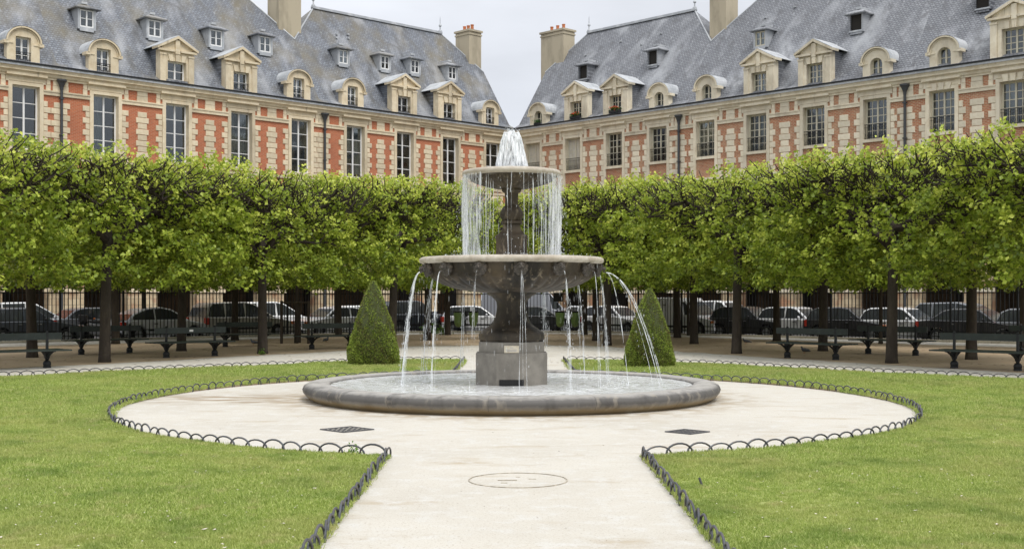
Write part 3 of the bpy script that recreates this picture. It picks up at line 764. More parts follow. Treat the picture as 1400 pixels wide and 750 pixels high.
# ------------------------------------------------------------------ ground
GRAVEL = mat('pale_gravel', (.54, .512, .45), .95, noise=[(.35, (.475, .445, .385), .42, .66), (.8, (.42, .36, .27), .56, .72, (1, 2.6, 1)), (4, (.56, .55, .515), .5, .7), (9, (.42, .37, .29), .6, .75, (1, 2, 1)), (45, (.34, .29, .23), .55, .70), (130, (.66, .63, .58), .56, .74), (220, (.20, .175, .145), .62, .72)], bump=(90, .6, .012))
def damp(m):
    n, l = m.node_tree.nodes, m.node_tree.links; b = n['Principled BSDF']; out = b.inputs['Base Color'].links[0].from_socket
    g_ = n.new('ShaderNodeNewGeometry')
    for (cx_, cy_, sc_, r0, r1, c2, nst, fac) in ((-4.3, 20.6, (.55, 1.3, 1), .7, 1.8, (.27, .205, .13), (1.3, 4, 1), .9), (-.02, 20.95, (1, 1, 1), 3.62, 4.5, (.33, .26, .17), (3, 3, 1), .75)):
        mp_ = n.new('ShaderNodeMapping'); mp_.inputs['Location'].default_value = (-cx_*sc_[0], -cy_*sc_[1], 0); mp_.inputs['Scale'].default_value = sc_; l.new(g_.outputs['Position'], mp_.inputs[0])
        ln = n.new('ShaderNodeVectorMath'); ln.operation = 'LENGTH'; l.new(mp_.outputs[0], ln.inputs[0])
        r = n.new('ShaderNodeMapRange'); r.inputs['From Min'].default_value = r0; r.inputs['From Max'].default_value = r1; r.inputs['To Min'].default_value = 1; r.inputs['To Max'].default_value = 0; l.new(ln.outputs['Value'], r.inputs['Value'])
        mp2 = n.new('ShaderNodeMapping'); mp2.inputs['Scale'].default_value = nst; l.new(g_.outputs['Position'], mp2.inputs[0])
        t = n.new('ShaderNodeTexNoise'); t.inputs['Scale'].default_value = 1.0; t.inputs['Detail'].default_value = 7; l.new(mp2.outputs[0], t.inputs['Vector'])
        r2 = n.new('ShaderNodeMapRange'); r2.inputs['From Min'].default_value = .43; r2.inputs['From Max'].default_value = .56; r2.inputs['To Max'].default_value = fac; l.new(t.outputs['Fac'], r2.inputs['Value'])
        ml = n.new('ShaderNodeMath'); ml.operation = 'MULTIPLY'; l.new(r.outputs[0], ml.inputs[0]); l.new(r2.outputs[0], ml.inputs[1])
        mx = n.new('ShaderNodeMixRGB'); mx.inputs['Color2'].default_value = (*c2, 1); l.new(ml.outputs[0], mx.inputs['Fac']); l.new(out, mx.inputs['Color1']); out = mx.outputs[0]
    l.new(out, b.inputs['Base Color'])
damp(GRAVEL)
SOIL_SHADE = mat('dusty_shaded_soil', (.37, .275, .175), .97, noise=[(.5, (.44, .34, .23), .4, .7), (2.5, (.24, .17, .10), .55, .8, (1, 2, 1)), (30, (.38, .29, .2), .55, .8)], bump=(60, .4, .01))
ASPHALT = mat('asphalt', (.055, .055, .058), .9, noise=[(1, (.08, .08, .08), .5, .7)], bump=(60, .3, .005))
PAVE = mat('street_pavement', (.30, .28, .25), .9, noise=[(2, (.22, .2, .18), .5, .7)])
KERB = mat('kerb_stone', (.52, .47, .38), .9, noise=[(4, (.34, .3, .24), .5, .75)], obj_rand=.08)
g = MB(); g.quad((-700, -300, -.125), (700, -300, -.125), (700, 1200, -.125), (-700, 1200, -.125))
tag(g.build('ground', mat('distant_ground', (.12, .12, .11), .95)), kind='structure')

# fence line (virtual corner of the garden, cut by a straight end run)
FZ = 65.0
CHZ = 60.6
def fl(side, a):           # a metres from the virtual corner
    u = UL if side == 'L' else UR; return (u[0]*a, FZ + u[1]*a)
aL = (FZ-CHZ)/.6947; aR = (FZ-CHZ)/.7193
LCOR, RCOR = fl('L', aL), fl('R', aR)
LEND, REND = fl('L', 44), fl('R', 44)
# gravel promenade (whole garden)
def poly_sheet(name, pts, z, m, kind='structure'):
    me = bpy.data.meshes.new(name); me.from_pydata([(x, y, z) for x, y in pts], [], [tuple(range(len(pts)))]); me.materials.append(m)
    bm = bmesh.new(); bm.from_mesh(me); bmesh.ops.triangulate(bm, faces=bm.faces[:]); 
    for f_ in bm.faces:
        if f_.normal.z < 0: f_.normal_flip()
    bm.to_mesh(me); bm.free()
    o = link(name, me); tag(o, kind=kind); return o
poly_sheet('gravel_path', [LCOR, RCOR, REND, (34, -30), (-34, -30), LEND], 0, GRAVEL)
# soil under the trees, its brown partly their shade put into the colour
rg = random.Random(3)
def wob(pts, amp, step=.7):
    out = []
    for (a, b_) in zip(pts[:-1], pts[1:]):
        L_ = math.dist(a, b_); n_ = max(1, int(L_/step))
        for k in range(n_):
            t = k/n_; out.append((a[0]+(b_[0]-a[0])*t + rg.uniform(-amp, amp), a[1]+(b_[1]-a[1])*t + rg.uniform(-amp, amp)))
    out.append(pts[-1]); return out
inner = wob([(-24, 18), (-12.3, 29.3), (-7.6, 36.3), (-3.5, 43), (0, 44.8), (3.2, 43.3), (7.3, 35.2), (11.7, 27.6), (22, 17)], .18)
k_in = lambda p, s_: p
poly_sheet('shaded_soil_strip', inner + wob([(30, 28.6), (RCOR[0]-.9, RCOR[1]-2.2), (LCOR[0]+.9, LCOR[1]-2.2), (-30, 29.4)], .15, 1.0), .004, SOIL_SHADE)
# street and far pavement
poly_sheet('street', [fl('L', 60), (LCOR[0]-.3, LCOR[1]+.3), (RCOR[0]+.3, RCOR[1]+.3), fl('R', 60), (CX+UR[0]*58, CY+UR[1]*58), (CX, CY), (CX+UL[0]*58, CY+UL[1]*58)], -.115, ASPHALT)
def pavement(side):
    u = UL if side == 'L' else UR; n = (.6947, -.7193) if side == 'L' else (-.7193, -.6947)
    P = lambda s, d, z: (CX+u[0]*s+n[0]*d, CY+u[1]*s+n[1]*d, z)
    b = MB(); s0 = 2.6
    b.quad(P(s0, 2.6, .0), P(58, 2.6, .0), P(58, -4.3, .0), P(0 if side == 'L' else 0, -4.3, .0)); b.quad(P(s0, 2.6, -.12), P(58, 2.6, -.12), P(58, 2.6, .0), P(s0, 2.6, .0))
    tag(b.build('pavement', PAVE), kind='structure')
pavement('L'); pavement('R')

# ------------------------------------------------------------------ lawns
C0 = (0.03, 19.85); RA, RB = 6.22, 7.05; PX = 1.36
def ering(x, y): return math.hypot((x-C0[0])/RA, (y-C0[1])/RB)
LAWN = mat('lawn_turf', (.25, .29, .075), .95, noise=[(.5, (.36, .38, .13), .42, .68), (2.2, (.20, .27, .055), .5, .75), (25, (.32, .37, .12), .5, .75), (1.1, (.30, .28, .12), .58, .78)], bump=(70, .5, .02))
SOILE = mat('bare_soil_edge', (.25, .18, .11), .97, noise=[(8, (.36, .28, .18), .5, .7)])
def lawn_outline(s):
    """clockwise outline for s=-1 (left) / +1 (right), and the run the hoops follow"""
    cx = C0[0]
    dy_ = RB*sqrt(1-(PX/RA)**2); y1 = C0[1] - dy_; y2 = C0[1] + dy_
    a0 = atan2((y1-C0[1])/RB, s*PX/RA); a1 = atan2((y2-C0[1])/RB, s*PX/RA)
    if s < 0:
        if a0 > 0: a0 -= 2*pi
        a0, a1 = a0 % (2*pi), a1 % (2*pi)
    run = [(cx+s*PX, 1.0), (cx+s*PX, y1)]
    N = 60
    arc = [(cx+RA*cos(a0+(a1-a0)*k/N), C0[1]+RB*sin(a0+(a1-a0)*k/N)) for k in range(1, N)]
    back = [(cx+s*PX, y2), (cx+s*PX, 33.0)]
    if s < 0: rear = [(-2.9, 32.75), (-5.1, 31.2), (-7.7, 28.8), (-10.8, 26.2), (-20, 17.6)]
    else: rear = [(2.9, 32.6), (4.75, 31.3), (6.4, 29.6), (7.85, 27.9), (9.65, 26.0), (10.7, 25.1), (20, 16.5)]
    return run, arc, back, rear
import mathutils.geometry as mg
HOOP = MB().tube([(-.155 - .012, 0, -.05), (-.155, 0, .03)] + [(-.155*cos(t), 0, .03+.1*sin(t)) for t in [pi*k/9 for k in range(1, 9)]] + [(.155, 0, .03), (.155+.012, 0, -.05)], .0108, 6).mesh('hoop', mat('worn_iron', (.085, .09, .10), .5, .4, noise=[(6, (.16, .10, .06), .5, .7), (20, (.12, .125, .135), .5, .7)], obj_rand=.25), True)
LAWNS = []
for s, lb in ((-1, 'low edging of overlapping iron hoops round the left lawn'), (1, 'low edging of overlapping iron hoops round the right lawn')):
    run, arc, back, rear = lawn_outline(s)
    full = run + arc + back + rear + [(s*20, 1.0)]
    ins = full
    o = poly_sheet('lawn', ins, .018, LAWN)
    LAWNS.append(np.array(full))
    sk = MB()
    for a, b_ in zip(full[:-1], full[1:]): sk.quad((*a, .018), (*b_, .018), (*b_, -.01), (*a, -.01))
    tag(sk.build('lawn_edge', SOILE), kind='structure')
    line = run + arc + back + rear[:-1] + [(rear[-2][0]+(rear[-1][0]-rear[-2][0])*.45, rear[-2][1]+(rear[-1][1]-rear[-2][1])*.45)]
    es = MB(); q9 = random.Random(4)
    lp = wob(line, 0, .12); cen_ = Vector((s*8, 15))
    prev = None
    for i in range(len(lp)-1):
        a, b_ = Vector(lp[i]), Vector(lp[i+1]); d_ = (b_-a)
        if d_.length < 1e-6: continue
        nn = Vector((-d_.y, d_.x)).normalized()*(1 if s > 0 else -1)*-1
        wdt = .05+.06*q9.random()+(.05 if sin(i*.13) > .3 else 0)
        p1 = prev if prev is not None else a+nn*wdt
        p2 = b_+nn*wdt
        es.quad((a.x, a.y, .0225), (b_.x, b_.y, .0225), (p2.x, p2.y, .0225), (p1.x, p1.y, .0225)); prev = p2
    tag(es.build('bare_soil', SOILE), kind='structure')
    root = empty('hoop_edging', (s*PX, 13.7, 0)); tag(root, lb, 'lawn edging', 'hoop edgings of the lawns')
    d_acc = 0; sp = .252; nxt = .1; hoops = 0
    start_y = 7.0
    pts = [(line[0][0], start_y)] + line[1:]
    for a, b_ in zip(pts[:-1], pts[1:]):
        L_ = math.dist(a, b_)
        while nxt < L_:
            t = nxt/L_; x, y = a[0]+(b_[0]-a[0])*t, a[1]+(b_[1]-a[1])*t
            an = atan2(b_[1]-a[1], b_[0]-a[0])
            if hoops < 298:
                h = link('hoop', HOOP, root, (x - s*PX, y - 13.7, 0), (rg.gauss(0, .05), rg.gauss(0, .025), an + rg.gauss(0, .06)), (rg.uniform(.95, 1.05), 1, rg.uniform(.88, 1.08)))
            hoops += 1; nxt += sp
        nxt -= L_
    print('hoops', hoops)

# grass blades
def inside(P, poly):
    x, y = P[:, 0], P[:, 1]; r = np.zeros(len(P), bool); n = len(poly); j = n-1
    for i in range(n):
        xi, yi = poly[i]; xj, yj = poly[j]
        c = ((yi > y) != (yj > y)) & (x < (xj-xi)*(y-yi)/(yj-yi+1e-12)+xi); r ^= c; j = i
    return r
GRASS = leaf_mat('grass_blades', (.21, .30, .055), (.39, .48, .11), (.62, .67, .26), .35, .6)
def patchy(m):
    n, l = m.node_tree.nodes, m.node_tree.links
    g_ = n.new('ShaderNodeNewGeometry'); cr = [x for x in n if x.type == 'VALTORGB'][0]
    out = cr.outputs[0]; outs = [lk.to_socket for lk in out.links]
    for sc, c2, lo, hi, fac in ((.45, (.46, .46, .17), .46, .66, .6), (1.5, (.18, .28, .055), .5, .72, .65), (5, (.58, .53, .26), .56, .72, .6)):
        t = n.new('ShaderNodeTexNoise'); t.inputs['Scale'].default_value = sc; t.inputs['Detail'].default_value = 5; l.new(g_.outputs['Position'], t.inputs['Vector'])
        r = n.new('ShaderNodeMapRange'); r.inputs['From Min'].default_value = lo; r.inputs['From Max'].default_value = hi; r.inputs['To Max'].default_value = fac; l.new(t.outputs['Fac'], r.inputs['Value'])
        mx = n.new('ShaderNodeMixRGB'); mx.inputs['Color2'].default_value = (*c2, 1); l.new(r.outputs[0], mx.inputs['Fac']); l.new(out, mx.inputs['Color1']); out = mx.outputs[0]
    for o_ in outs: l.new(out, o_)
patchy(GRASS)
def tuft(seed, n=30, rad=.055, hgt=.042):
    g_ = np.random.default_rng(seed)
    c = np.c_[g_.uniform(-rad, rad, (n, 2)), np.zeros(n)]
    a = g_.uniform(0, 2*pi, n); h = hgt*g_.uniform(.5, 1.25, n); w = g_.uniform(.0022, .004, n)
    lean = g_.uniform(.2, 1.0, n); la = g_.uniform(0, 2*pi, n)
    d = np.c_[np.cos(a)*w, np.sin(a)*w, np.zeros(n)]
    tip = np.c_[np.cos(la)*lean*h, np.sin(la)*lean*h, h*np.sqrt(1.1-lean**2*.5)]
    mid = tip*.55 + np.c_[np.zeros((n, 2)), h*.12]
    v = np.stack([c-d, c+d, c+mid+d*.8, c+mid-d*.8, c+tip], 1).reshape(-1, 3)
    base = np.arange(n)[:, None]*5
    f = (base + np.array([[0, 1, 2, 3, 2, 4]])).reshape(-1)
    tri = (base + np.array([[0, 1, 2, 0, 2, 3, 3, 2, 4]])).reshape(-1)
    return v, tri, np.repeat(g_.random(n), 3)
tufts = []
tcol = bpy.data.collections.new('tuft_sources')
for k in range(5):
    v, f, t = tuft(k); me = np_mesh('grass_tuft', v, f, 3, GRASS, t)
    o = bpy.data.objects.new('grass_tuft', me); tcol.objects.link(o)

def scatter(name, P, Z, rot, scale, coll, label, cat):
    me = bpy.data.meshes.new(name); me.vertices.add(len(P)); me.vertices.foreach_set('co', np.c_[P, Z].astype(np.float32).ravel())
    a = me.attributes.new('rot', 'FLOAT_VECTOR', 'POINT'); a.data.foreach_set('vector', rot.astype(np.float32).ravel())
    a = me.attributes.new('scl', 'FLOAT', 'POINT'); a.data.foreach_set('value', scale.astype(np.float32))
    o = link(name, me); tag(o, label, cat, kind='stuff')
    ng = bpy.data.node_groups.new('scatter', 'GeometryNodeTree')
    ng.interface.new_socket('Geometry', in_out='INPUT', socket_type='NodeSocketGeometry'); ng.interface.new_socket('Geometry', in_out='OUTPUT', socket_type='NodeSocketGeometry')
    N, L_ = ng.nodes, ng.links
    gi, go = N.new('NodeGroupInput'), N.new('NodeGroupOutput')
    ip = N.new('GeometryNodeInstanceOnPoints'); ci = N.new('GeometryNodeCollectionInfo'); ci.inputs['Collection'].default_value = coll
    ci.inputs['Separate Children'].default_value = True; ci.inputs['Reset Children'].default_value = True
    ip.inputs['Pick Instance'].default_value = True
    na = N.new('GeometryNodeInputNamedAttribute'); na.data_type = 'FLOAT_VECTOR'; na.inputs['Name'].default_value = 'rot'
    nb = N.new('GeometryNodeInputNamedAttribute'); nb.data_type = 'FLOAT'; nb.inputs['Name'].default_value = 'scl'
    L_.new(gi.outputs[0], ip.inputs['Points']); L_.new(ci.outputs[0], ip.inputs['Instance'])
    L_.new(na.outputs[0], ip.inputs['Rotation']); L_.new(nb.outputs[0], ip.inputs['Scale']); L_.new(ip.outputs[0], go.inputs[0])
    mo = o.modifiers.new('scatter', 'NODES'); mo.node_group = ng
    return o
ng_ = np.random.default_rng(11)
for s, poly in zip((-1, 1), LAWNS):
    Ps = []
    for (y0, y1, dens) in ((6.5, 11, 900), (11, 16, 560), (16, 22, 330), (22, 33, 180)):
        w = 20; n = int(w*(y1-y0)*dens)
        P = np.c_[ng_.uniform(0, w, n)*s, ng_.uniform(y0, y1, n)]
        vis = (np.abs(P[:, 0]) < P[:, 1]*.44+.9)
        P = P[vis]; P = P[inside(P, poly)]; Ps.append(P)
    P = np.concatenate(Ps)
    # ragged tufts along the edge
    E = []; L_ = len(poly)
    for i in range(L_-2):
        a, b_ = poly[i], poly[i+1]; d_ = math.dist(a, b_); m_ = int(d_*26)
        if m_: t = ng_.random((m_, 1)); q_ = a+(b_-a)*t; E.append(q_ + (np.array([s*8, 15.])-q_)/10*ng_.uniform(.0, .16, (m_, 1)))
    E = np.concatenate(E); E = E[(E[:, 1] > 6.5) & (np.abs(E[:, 0]) < E[:, 1]*.44+.9)]; E = E[inside(E, poly)]
    nE = len(E); P = np.concatenate([P, E])
    # thin, worn patches and longer tufts
    f = np.sin(P[:, 0]*1.7+1)*np.cos(P[:, 1]*1.3) + np.sin(P[:, 0]*.6+P[:, 1]*.9)
    keep = ng_.random(len(P)) > np.clip(-.15-.25*f, 0, .4); P = P[keep]; f = f[keep]
    sc = ng_.uniform(.6, 1.2, len(P))**1.2 * (1+.16*f)
    if s < 0: m_ = (P[:, 1] > 16.2) & (P[:, 1] < 18.2) & (P[:, 0] < -5.6); sc[m_] *= 1.5
    # coarser clumps further off keep the cover dense
    sc *= np.interp(P[:, 1], [8, 14, 22, 33], [.72, .9, 1.15, 1.5])
    rot = np.c_[ng_.uniform(-.15, .15, (len(P), 2)), ng_.uniform(0, 6.28, len(P))]
    print('grass', len(P))
    scatter('grass', P, np.full(len(P), .016), rot, sc, tcol, 'short mown grass of the %s lawn' % ('left' if s < 0 else 'right'), 'grass')
# fallen petals and leaf scraps on the lawns
pv, pf, pt = [], [], []
k = 0
for i in range(620):
    s = rg.choice((-1, -1, 1)); y = rg.uniform(8, 24) if i % 3 else rg.uniform(8, 12); x = s*rg.uniform(1.5, y*.44)
    if ering(x, y) < 1.02: continue
    r_ = rg.uniform(.006, .014) * (2.2 if rg.random() < .05 else 1); a = rg.uniform(0, 6.28); z = .045
    for q in range(4): pv.append((x+r_*cos(a+q*pi/2)*(1 if q % 2 else .6), y+r_*sin(a+q*pi/2), z+rg.uniform(-.004, .004)))
    pt.append(rg.random())
me = np_mesh('fallen_petals', np.array(pv), np.arange(len(pv)), 4, mat('pale_petal', (.62, .56, .48), .8, obj_rand=0)); tag(link('fallen_petals', me), 'scattered pale petals lying on the grass', 'petals', kind='stuff')
# litter of twigs and dead leaves on the soil and gravel
pv = []
for i in range(1500):
    side = rg.choice((-1, 1)); a = rg.uniform(.2, 34); d = rg.uniform(.5, 24)**1
    u = UL if side < 0 else UR; n = (.6947, -.7193) if side < 0 else (-.7193, -.6947)
    x, y = u[0]*a+n[0]*d, FZ+u[1]*a+n[1]*d-4
    if y < 27 or (side*x) < -1: continue
    if abs(x) > y*.46: continue
    r_ = rg.uniform(.02, .07); t = rg.uniform(-.5, .5)
    pv += [(x-r_*cos(t), y-r_*sin(t), .012), (x, y-r_*.3, .014), (x+r_*cos(t), y+r_*sin(t), .012), (x, y+r_*.3, .02)]
for i in range(260):
    y = rg.uniform(8, 18); x = rg.uniform(-5, 5)
    if abs(x) > 1.25 and ering(x, y) > .98: continue
    if math.hypot(x, y-20.9) < 3.7: continue
    r_ = rg.uniform(.004, .012); t = rg.uniform(0, 3)
    pv += [(x-r_*cos(t), y-r_*sin(t), .004), (x, y-r_*.4, .007), (x+r_*cos(t), y+r_*sin(t), .004), (x, y+r_*.4, .009)]
me = np_mesh('leaf_litter', np.array(pv), np.arange(len(pv)), 4, mat('dead_leaf', (.13, .085, .045), .9)); tag(link('leaf_litter', me), 'brown bits of dead leaf and bark scattered on soil and gravel', 'leaf litter', kind='stuff')

# ------------------------------------------------------------------ the fountain
FX, FY = -0.02, 20.95
WETSTONE = mat('wet_weathered_stone', (.058, .045, .031), .6, spec=.3, noise=[(3, (.10, .075, .046), .45, .7), (1.6, (.02, .017, .013), .44, .64, (1, 1, .25)), (9, (.22, .18, .125), .58, .72, (1, 1, .3))], bump=(30, .35, .008))
PEDST = mat('grey_pedestal_stone', (.19, .175, .15), .75, noise=[(4, (.27, .25, .215), .42, .7), (1.4, (.11, .1, .085), .5, .75, (1, 1, .4)), (55, (.10, .09, .075), .6, .75)], bump=(40, .35, .006))
RIMST0 = mat('basin_rim_stone', (.37, .355, .33), .62, spec=.35, noise=[(1.5, (.38, .36, .33), .42, .68), (3, (.07, .065, .06), .5, .75, (1, 1, .5)), (9, (.42, .39, .33), .66, .8)], bump=(30, .3, .006))
RIMPALE = mat('scaled_pale_rim', (.42, .37, .30), .6, noise=[(6, (.56, .52, .45), .45, .7), (2, (.26, .21, .15), .52, .75)], bump=(40, .4, .01))
JET = water_mat('falling_water', .32, (.9, .93, .95), .32, 22)
JETTHIN = water_mat('thin_falling_water', .25, (.9, .93, .95), .25, 14)
FOAMW = water_mat('foaming_water', .45, (.93, .95, .97), .42, 18)
ft = empty('fountain', (FX, FY, 0)); tag(ft, 'tiered grey stone fountain with lion heads and running water on the gravel circle', 'fountain')
RIMST = RIMST0
def zstain(m, layers):
    n, l = m.node_tree.nodes, m.node_tree.links; b = n['Principled BSDF']
    src = b.inputs['Base Color'].links[0].from_socket
    tcn = n.new('ShaderNodeTexCoord'); sp2 = n.new('ShaderNodeSeparateXYZ'); l.new(tcn.outputs['Object'], sp2.inputs[0])
    t = n.new('ShaderNodeTexNoise'); t.inputs['Scale'].default_value = 7; t.inputs['Detail'].default_value = 9; t.inputs['Roughness'].default_value = .7; l.new(tcn.outputs['Object'], t.inputs['Vector'])
    ma = n.new('ShaderNodeMath'); ma.operation = 'MULTIPLY_ADD'; ma.inputs[1].default_value = .06; l.new(t.outputs['Fac'], ma.inputs[0]); l.new(sp2.outputs['Z'], ma.inputs[2])
    out = src
    for (c2, z0, z1, z2, z3, fac) in layers:
        cr = n.new('ShaderNodeValToRGB'); E = cr.color_ramp.elements
        E[0].position = z0; E[0].color = (0, 0, 0, 1); E[1].position = z3; E[1].color = (0, 0, 0, 1)
        for zz in (z1, z2): e2 = E.new(zz); e2.color = (fac, fac, fac, 1)
        l.new(ma.outputs[0], cr.inputs['Fac']); mx = n.new('ShaderNodeMixRGB'); mx.inputs['Color2'].default_value = (*c2, 1)
        l.new(cr.outputs[0], mx.inputs['Fac']); l.new(out, mx.inputs['Color1']); out = mx.outputs[0]
    t3 = n.new('ShaderNodeTexNoise'); t3.inputs['Scale'].default_value = 5; t3.inputs['Detail'].default_value = 5
    mp3 = n.new('ShaderNodeMapping'); mp3.inputs['Scale'].default_value = (1.6, 1.6, .35); l.new(tcn.outputs['Object'], mp3.inputs[0]); l.new(mp3.outputs[0], t3.inputs['Vector'])
    r3 = n.new('ShaderNodeMapRange'); r3.inputs['From Min'].default_value = .58; r3.inputs['From Max'].default_value = .66; r3.inputs['To Max'].default_value = .28; l.new(t3.outputs['Fac'], r3.inputs['Value'])
    mx = n.new('ShaderNodeMixRGB'); mx.inputs['Color2'].default_value = (.42, .37, .29, 1); l.new(r3.outputs[0], mx.inputs['Fac']); l.new(out, mx.inputs['Color1']); out = mx.outputs[0]
    l.new(out, b.inputs['Base Color'])
# algae at the foot, a wet black band above it, scaled grey on top
zstain(RIMST, [((.26, .19, .09), 0.0, .03, .10, .17, .85), ((.05, .047, .045), .11, .185, .26, .315, .82)])
# basin
prof = [(3.38, -.02), (3.42, .02), (3.50, .07), (3.55, .13), (3.565, .18), (3.54, .235), (3.48, .27), (3.38, .283), (3.2, .283), (3.13, .275), (3.10, .25), (3.09, .10)]
b = MB().lathe(prof, 128); bo = b.build('basin', RIMST, ft, smooth=True)
# darker tide line stone band seams (the rim is made of long curved stones)
sm = MB()
for k in range(14):
    t = 2*pi*k/14+.13
    pr = [(r_+.0015, z) for r_, z in prof[2:10]]
    for (a, c) in zip(pr[:-1], pr[1:]):
        dt = .002/3.5
        sm.quad(*[(r_*cos(t+q), r_*sin(t+q), z+.0008) for (r_, z), q in ((a, -dt), (a, dt), (c, dt), (c, -dt))])
sm.build('rim_joint', mat('dark_joint', (.05, .045, .04), .9), bo)
# pool water, its pale base colour standing for foam and reflected sky
def pool_mat():
    m = bpy.data.materials.new('pool_water'); m.use_nodes = True
    n, l = m.node_tree.nodes, m.node_tree.links; b = n['Principled BSDF']
    tcn = n.new('ShaderNodeTexCoord')
    ln = n.new('ShaderNodeVectorMath'); ln.operation = 'LENGTH'; l.new(tcn.outputs['Object'], ln.inputs[0])
    t = n.new('ShaderNodeTexNoise'); t.inputs['Scale'].default_value = 4.5; t.inputs['Detail'].default_value = 9; t.inputs['Roughness'].default_value = .7; l.new(tcn.outputs['Object'], t.inputs['Vector'])
    cr = n.new('ShaderNodeValToRGB'); E = cr.color_ramp.elements
    E[0].position = .38; E[0].color = (.50, .50, .46, 1); E[1].position = .6; E[1].color = (.80, .82, .83, 1)
    x = E.new(.48); x.color = (.69, .70, .70, 1)
    l.new(t.outputs['Fac'], cr.inputs['Fac']); l.new(cr.outputs[0], b.inputs['Base Color'])
    b.inputs['Roughness'].default_value = .12
    t2 = n.new('ShaderNodeTexNoise'); t2.inputs['Scale'].default_value = 14; t2.inputs['Detail'].default_value = 6; l.new(tcn.outputs['Object'], t2.inputs['Vector'])
    bp = n.new('ShaderNodeBump'); bp.inputs['Strength'].default_value = .6; bp.inputs['Distance'].default_value = .03
    l.new(t2.outputs['Fac'], bp.inputs['Height']); l.new(bp.outputs[0], b.inputs['Normal'])
    return m
wv = []; wf = []
NR, NT = 60, 160
grg = np.random.default_rng(5)
for i in range(NR+1):
    r_ = .3 + (3.1-.3)*i/NR
    for j in range(NT):
        t = 2*pi*j/NT
        x, y = r_*cos(t), r_*sin(t)
        z = .235 + .003*sin(x*9+sin(y*7)*2)*sin(y*11+x*3) + .004*sin(r_*26+sin(t*7)*1.5)*max(0, 1-abs(r_-2.0)/1.0)
        z += grg.uniform(-.0015, .0015) + (.010*grg.random() if abs(r_-1.95) < .3 and grg.random() < .3 else 0)
        wv.append((x, y, z))
for i in range(NR):
    for j in range(NT): wf.append((i*NT+j, i*NT+(j+1) % NT, (i+1)*NT+(j+1) % NT, (i+1)*NT+j))
MB().add(wv, wf).build('pool_water', pool_mat(), ft, smooth=True)
# octagonal pedestal
def octa(r, z0, z1, c=0.0):
    R8 = r/cos(pi/8)
    p = [(R8*.0, z0)]
    return MB().lathe([(0.001, z0), (R8, z0), (R8, z1-c), (R8-c, z1), (.001, z1)], 8, ang0=pi/8)
o = octa(.61, .1, .78, .015).build('pedestal', PEDST, ft); octa(.56, .78, .965, .015).build('pedestal_step', PEDST, ft)
gr = MB().box(-.205, .205, -.618, -.6, .2, .34); gr.build('grille', mat('black_grille', (.01, .01, .01), .7), ft)
gm = MB()
for k in range(9): gm.box(-.2+.05*k-.006, -.2+.05*k+.006, -.628, -.618, .205, .335)
gm.build('grille_bar', IRON, ft)
pl = MB().box(-.125, .125, -.574, -.56, .785, .91); po = bevel(pl.build('plaque', mat('enamel_plaque', (.62, .56, .44), .4, noise=[(9, (.45, .38, .28), .5, .75)]), ft), .006)
tx = MB()
for z, x0, x1 in ((.872, -.03, .03), (.838, -.095, .09), (.815, -.08, .085)):
    x = x0
    while x < x1:
        w_ = rg.uniform(.006, .016); tx.box(x, min(x+w_, x1), -.5757, -.5741, z, z+.009); x += w_+.005
tx.build('plaque_lettering', mat('grey_lettering', (.25, .26, .33), .7), po)
# lower stem
sp_ = [(.001, .965), (.545, .967), (.565, 1.0), (.57, 1.06), (.55, 1.12), (.50, 1.155), (.475, 1.165), (.47, 1.18), (.40, 1.22), (.34, 1.28), (.29, 1.37), (.262, 1.47), (.25, 1.56), (.262, 1.64), (.30, 1.70), (.335, 1.715), (.335, 1.735), (.40, 1.76), (.425, 1.79), (.425, 1.83), (.3, 1.84)]
MB().lathe(sp_, 64, lambda t, i: 1+.006*abs(sin(12*t)) if 3 < i < 6 else 1).build('lower_stem', WETSTONE, ft, smooth=True)
# lower bowl with gadroons
bp_ = [(.3, 1.80), (.45, 1.80), (.62, 1.815), (.80, 1.845), (.98, 1.885), (1.13, 1.94), (1.26, 2.01), (1.35, 2.08), (1.385, 2.12), (1.40, 2.125), (1.40, 2.14), (1.43, 2.2), (1.455, 2.28), (1.47, 2.30)]
def lob(t, i):
    if 1 <= i <= 8: return 1 + .05*(abs(sin(21*t+i*.12))**.7) * min(1, i/3) * (1 if i < 8 else .2)
    return 1
MB().lathe(bp_, 336, lob).build('lower_bowl', WETSTONE, ft, smooth=True)
rm = [(1.47, 2.295), (1.53, 2.295), (1.572, 2.315), (1.585, 2.35), (1.575, 2.385), (1.54, 2.405), (1.47, 2.41), (1.40, 2.40), (1.36, 2.33), (1.2, 2.25), (.5, 2.15)]
def beads(t, i): return 1 + (.006*abs(sin(48*t)) if 1 <= i <= 5 else 0)
MB().lathe(rm, 480, beads).build('lower_bowl_rim', RIMPALE, ft, smooth=True)
MB().lathe([(.1, 2.385), (1.37, 2.385)], 64).build('bowl_water', FOAMW, ft)
# upper stem (square below, turned above)
us = MB(); 
def sqring(prof, b=us):
    n0 = len(b.v)
    for (r_, z) in prof:
        for sx_, sy_ in ((-1, -1), (1, -1), (1, 1), (-1, 1)): b.v.append((sx_*r_, sy_*r_, z))
    for i in range(len(prof)-1):
        for j in range(4): b.f.append((n0+i*4+j, n0+i*4+(j+1) % 4, n0+(i+1)*4+(j+1) % 4, n0+(i+1)*4+j))
sqring([(.30, 2.2), (.30, 2.45), (.265, 2.47), (.265, 2.70), (.275, 2.72), (.275, 2.78), (.23, 2.80), (.175, 2.86), (.15, 2.92), (.145, 2.98), (.185, 2.99), (.185, 3.03), (.14, 3.04)])
us.lathe([(.15, 3.03), (.175, 3.07), (.205, 3.13), (.20, 3.19), (.16, 3.26), (.145, 3.28), (.115, 3.31), (.11, 3.42), (.12, 3.52), (.15, 3.535), (.17, 3.56), (.17, 3.62)], 48)
auto_smooth(us.build('upper_stem', WETSTONE, ft), 35)
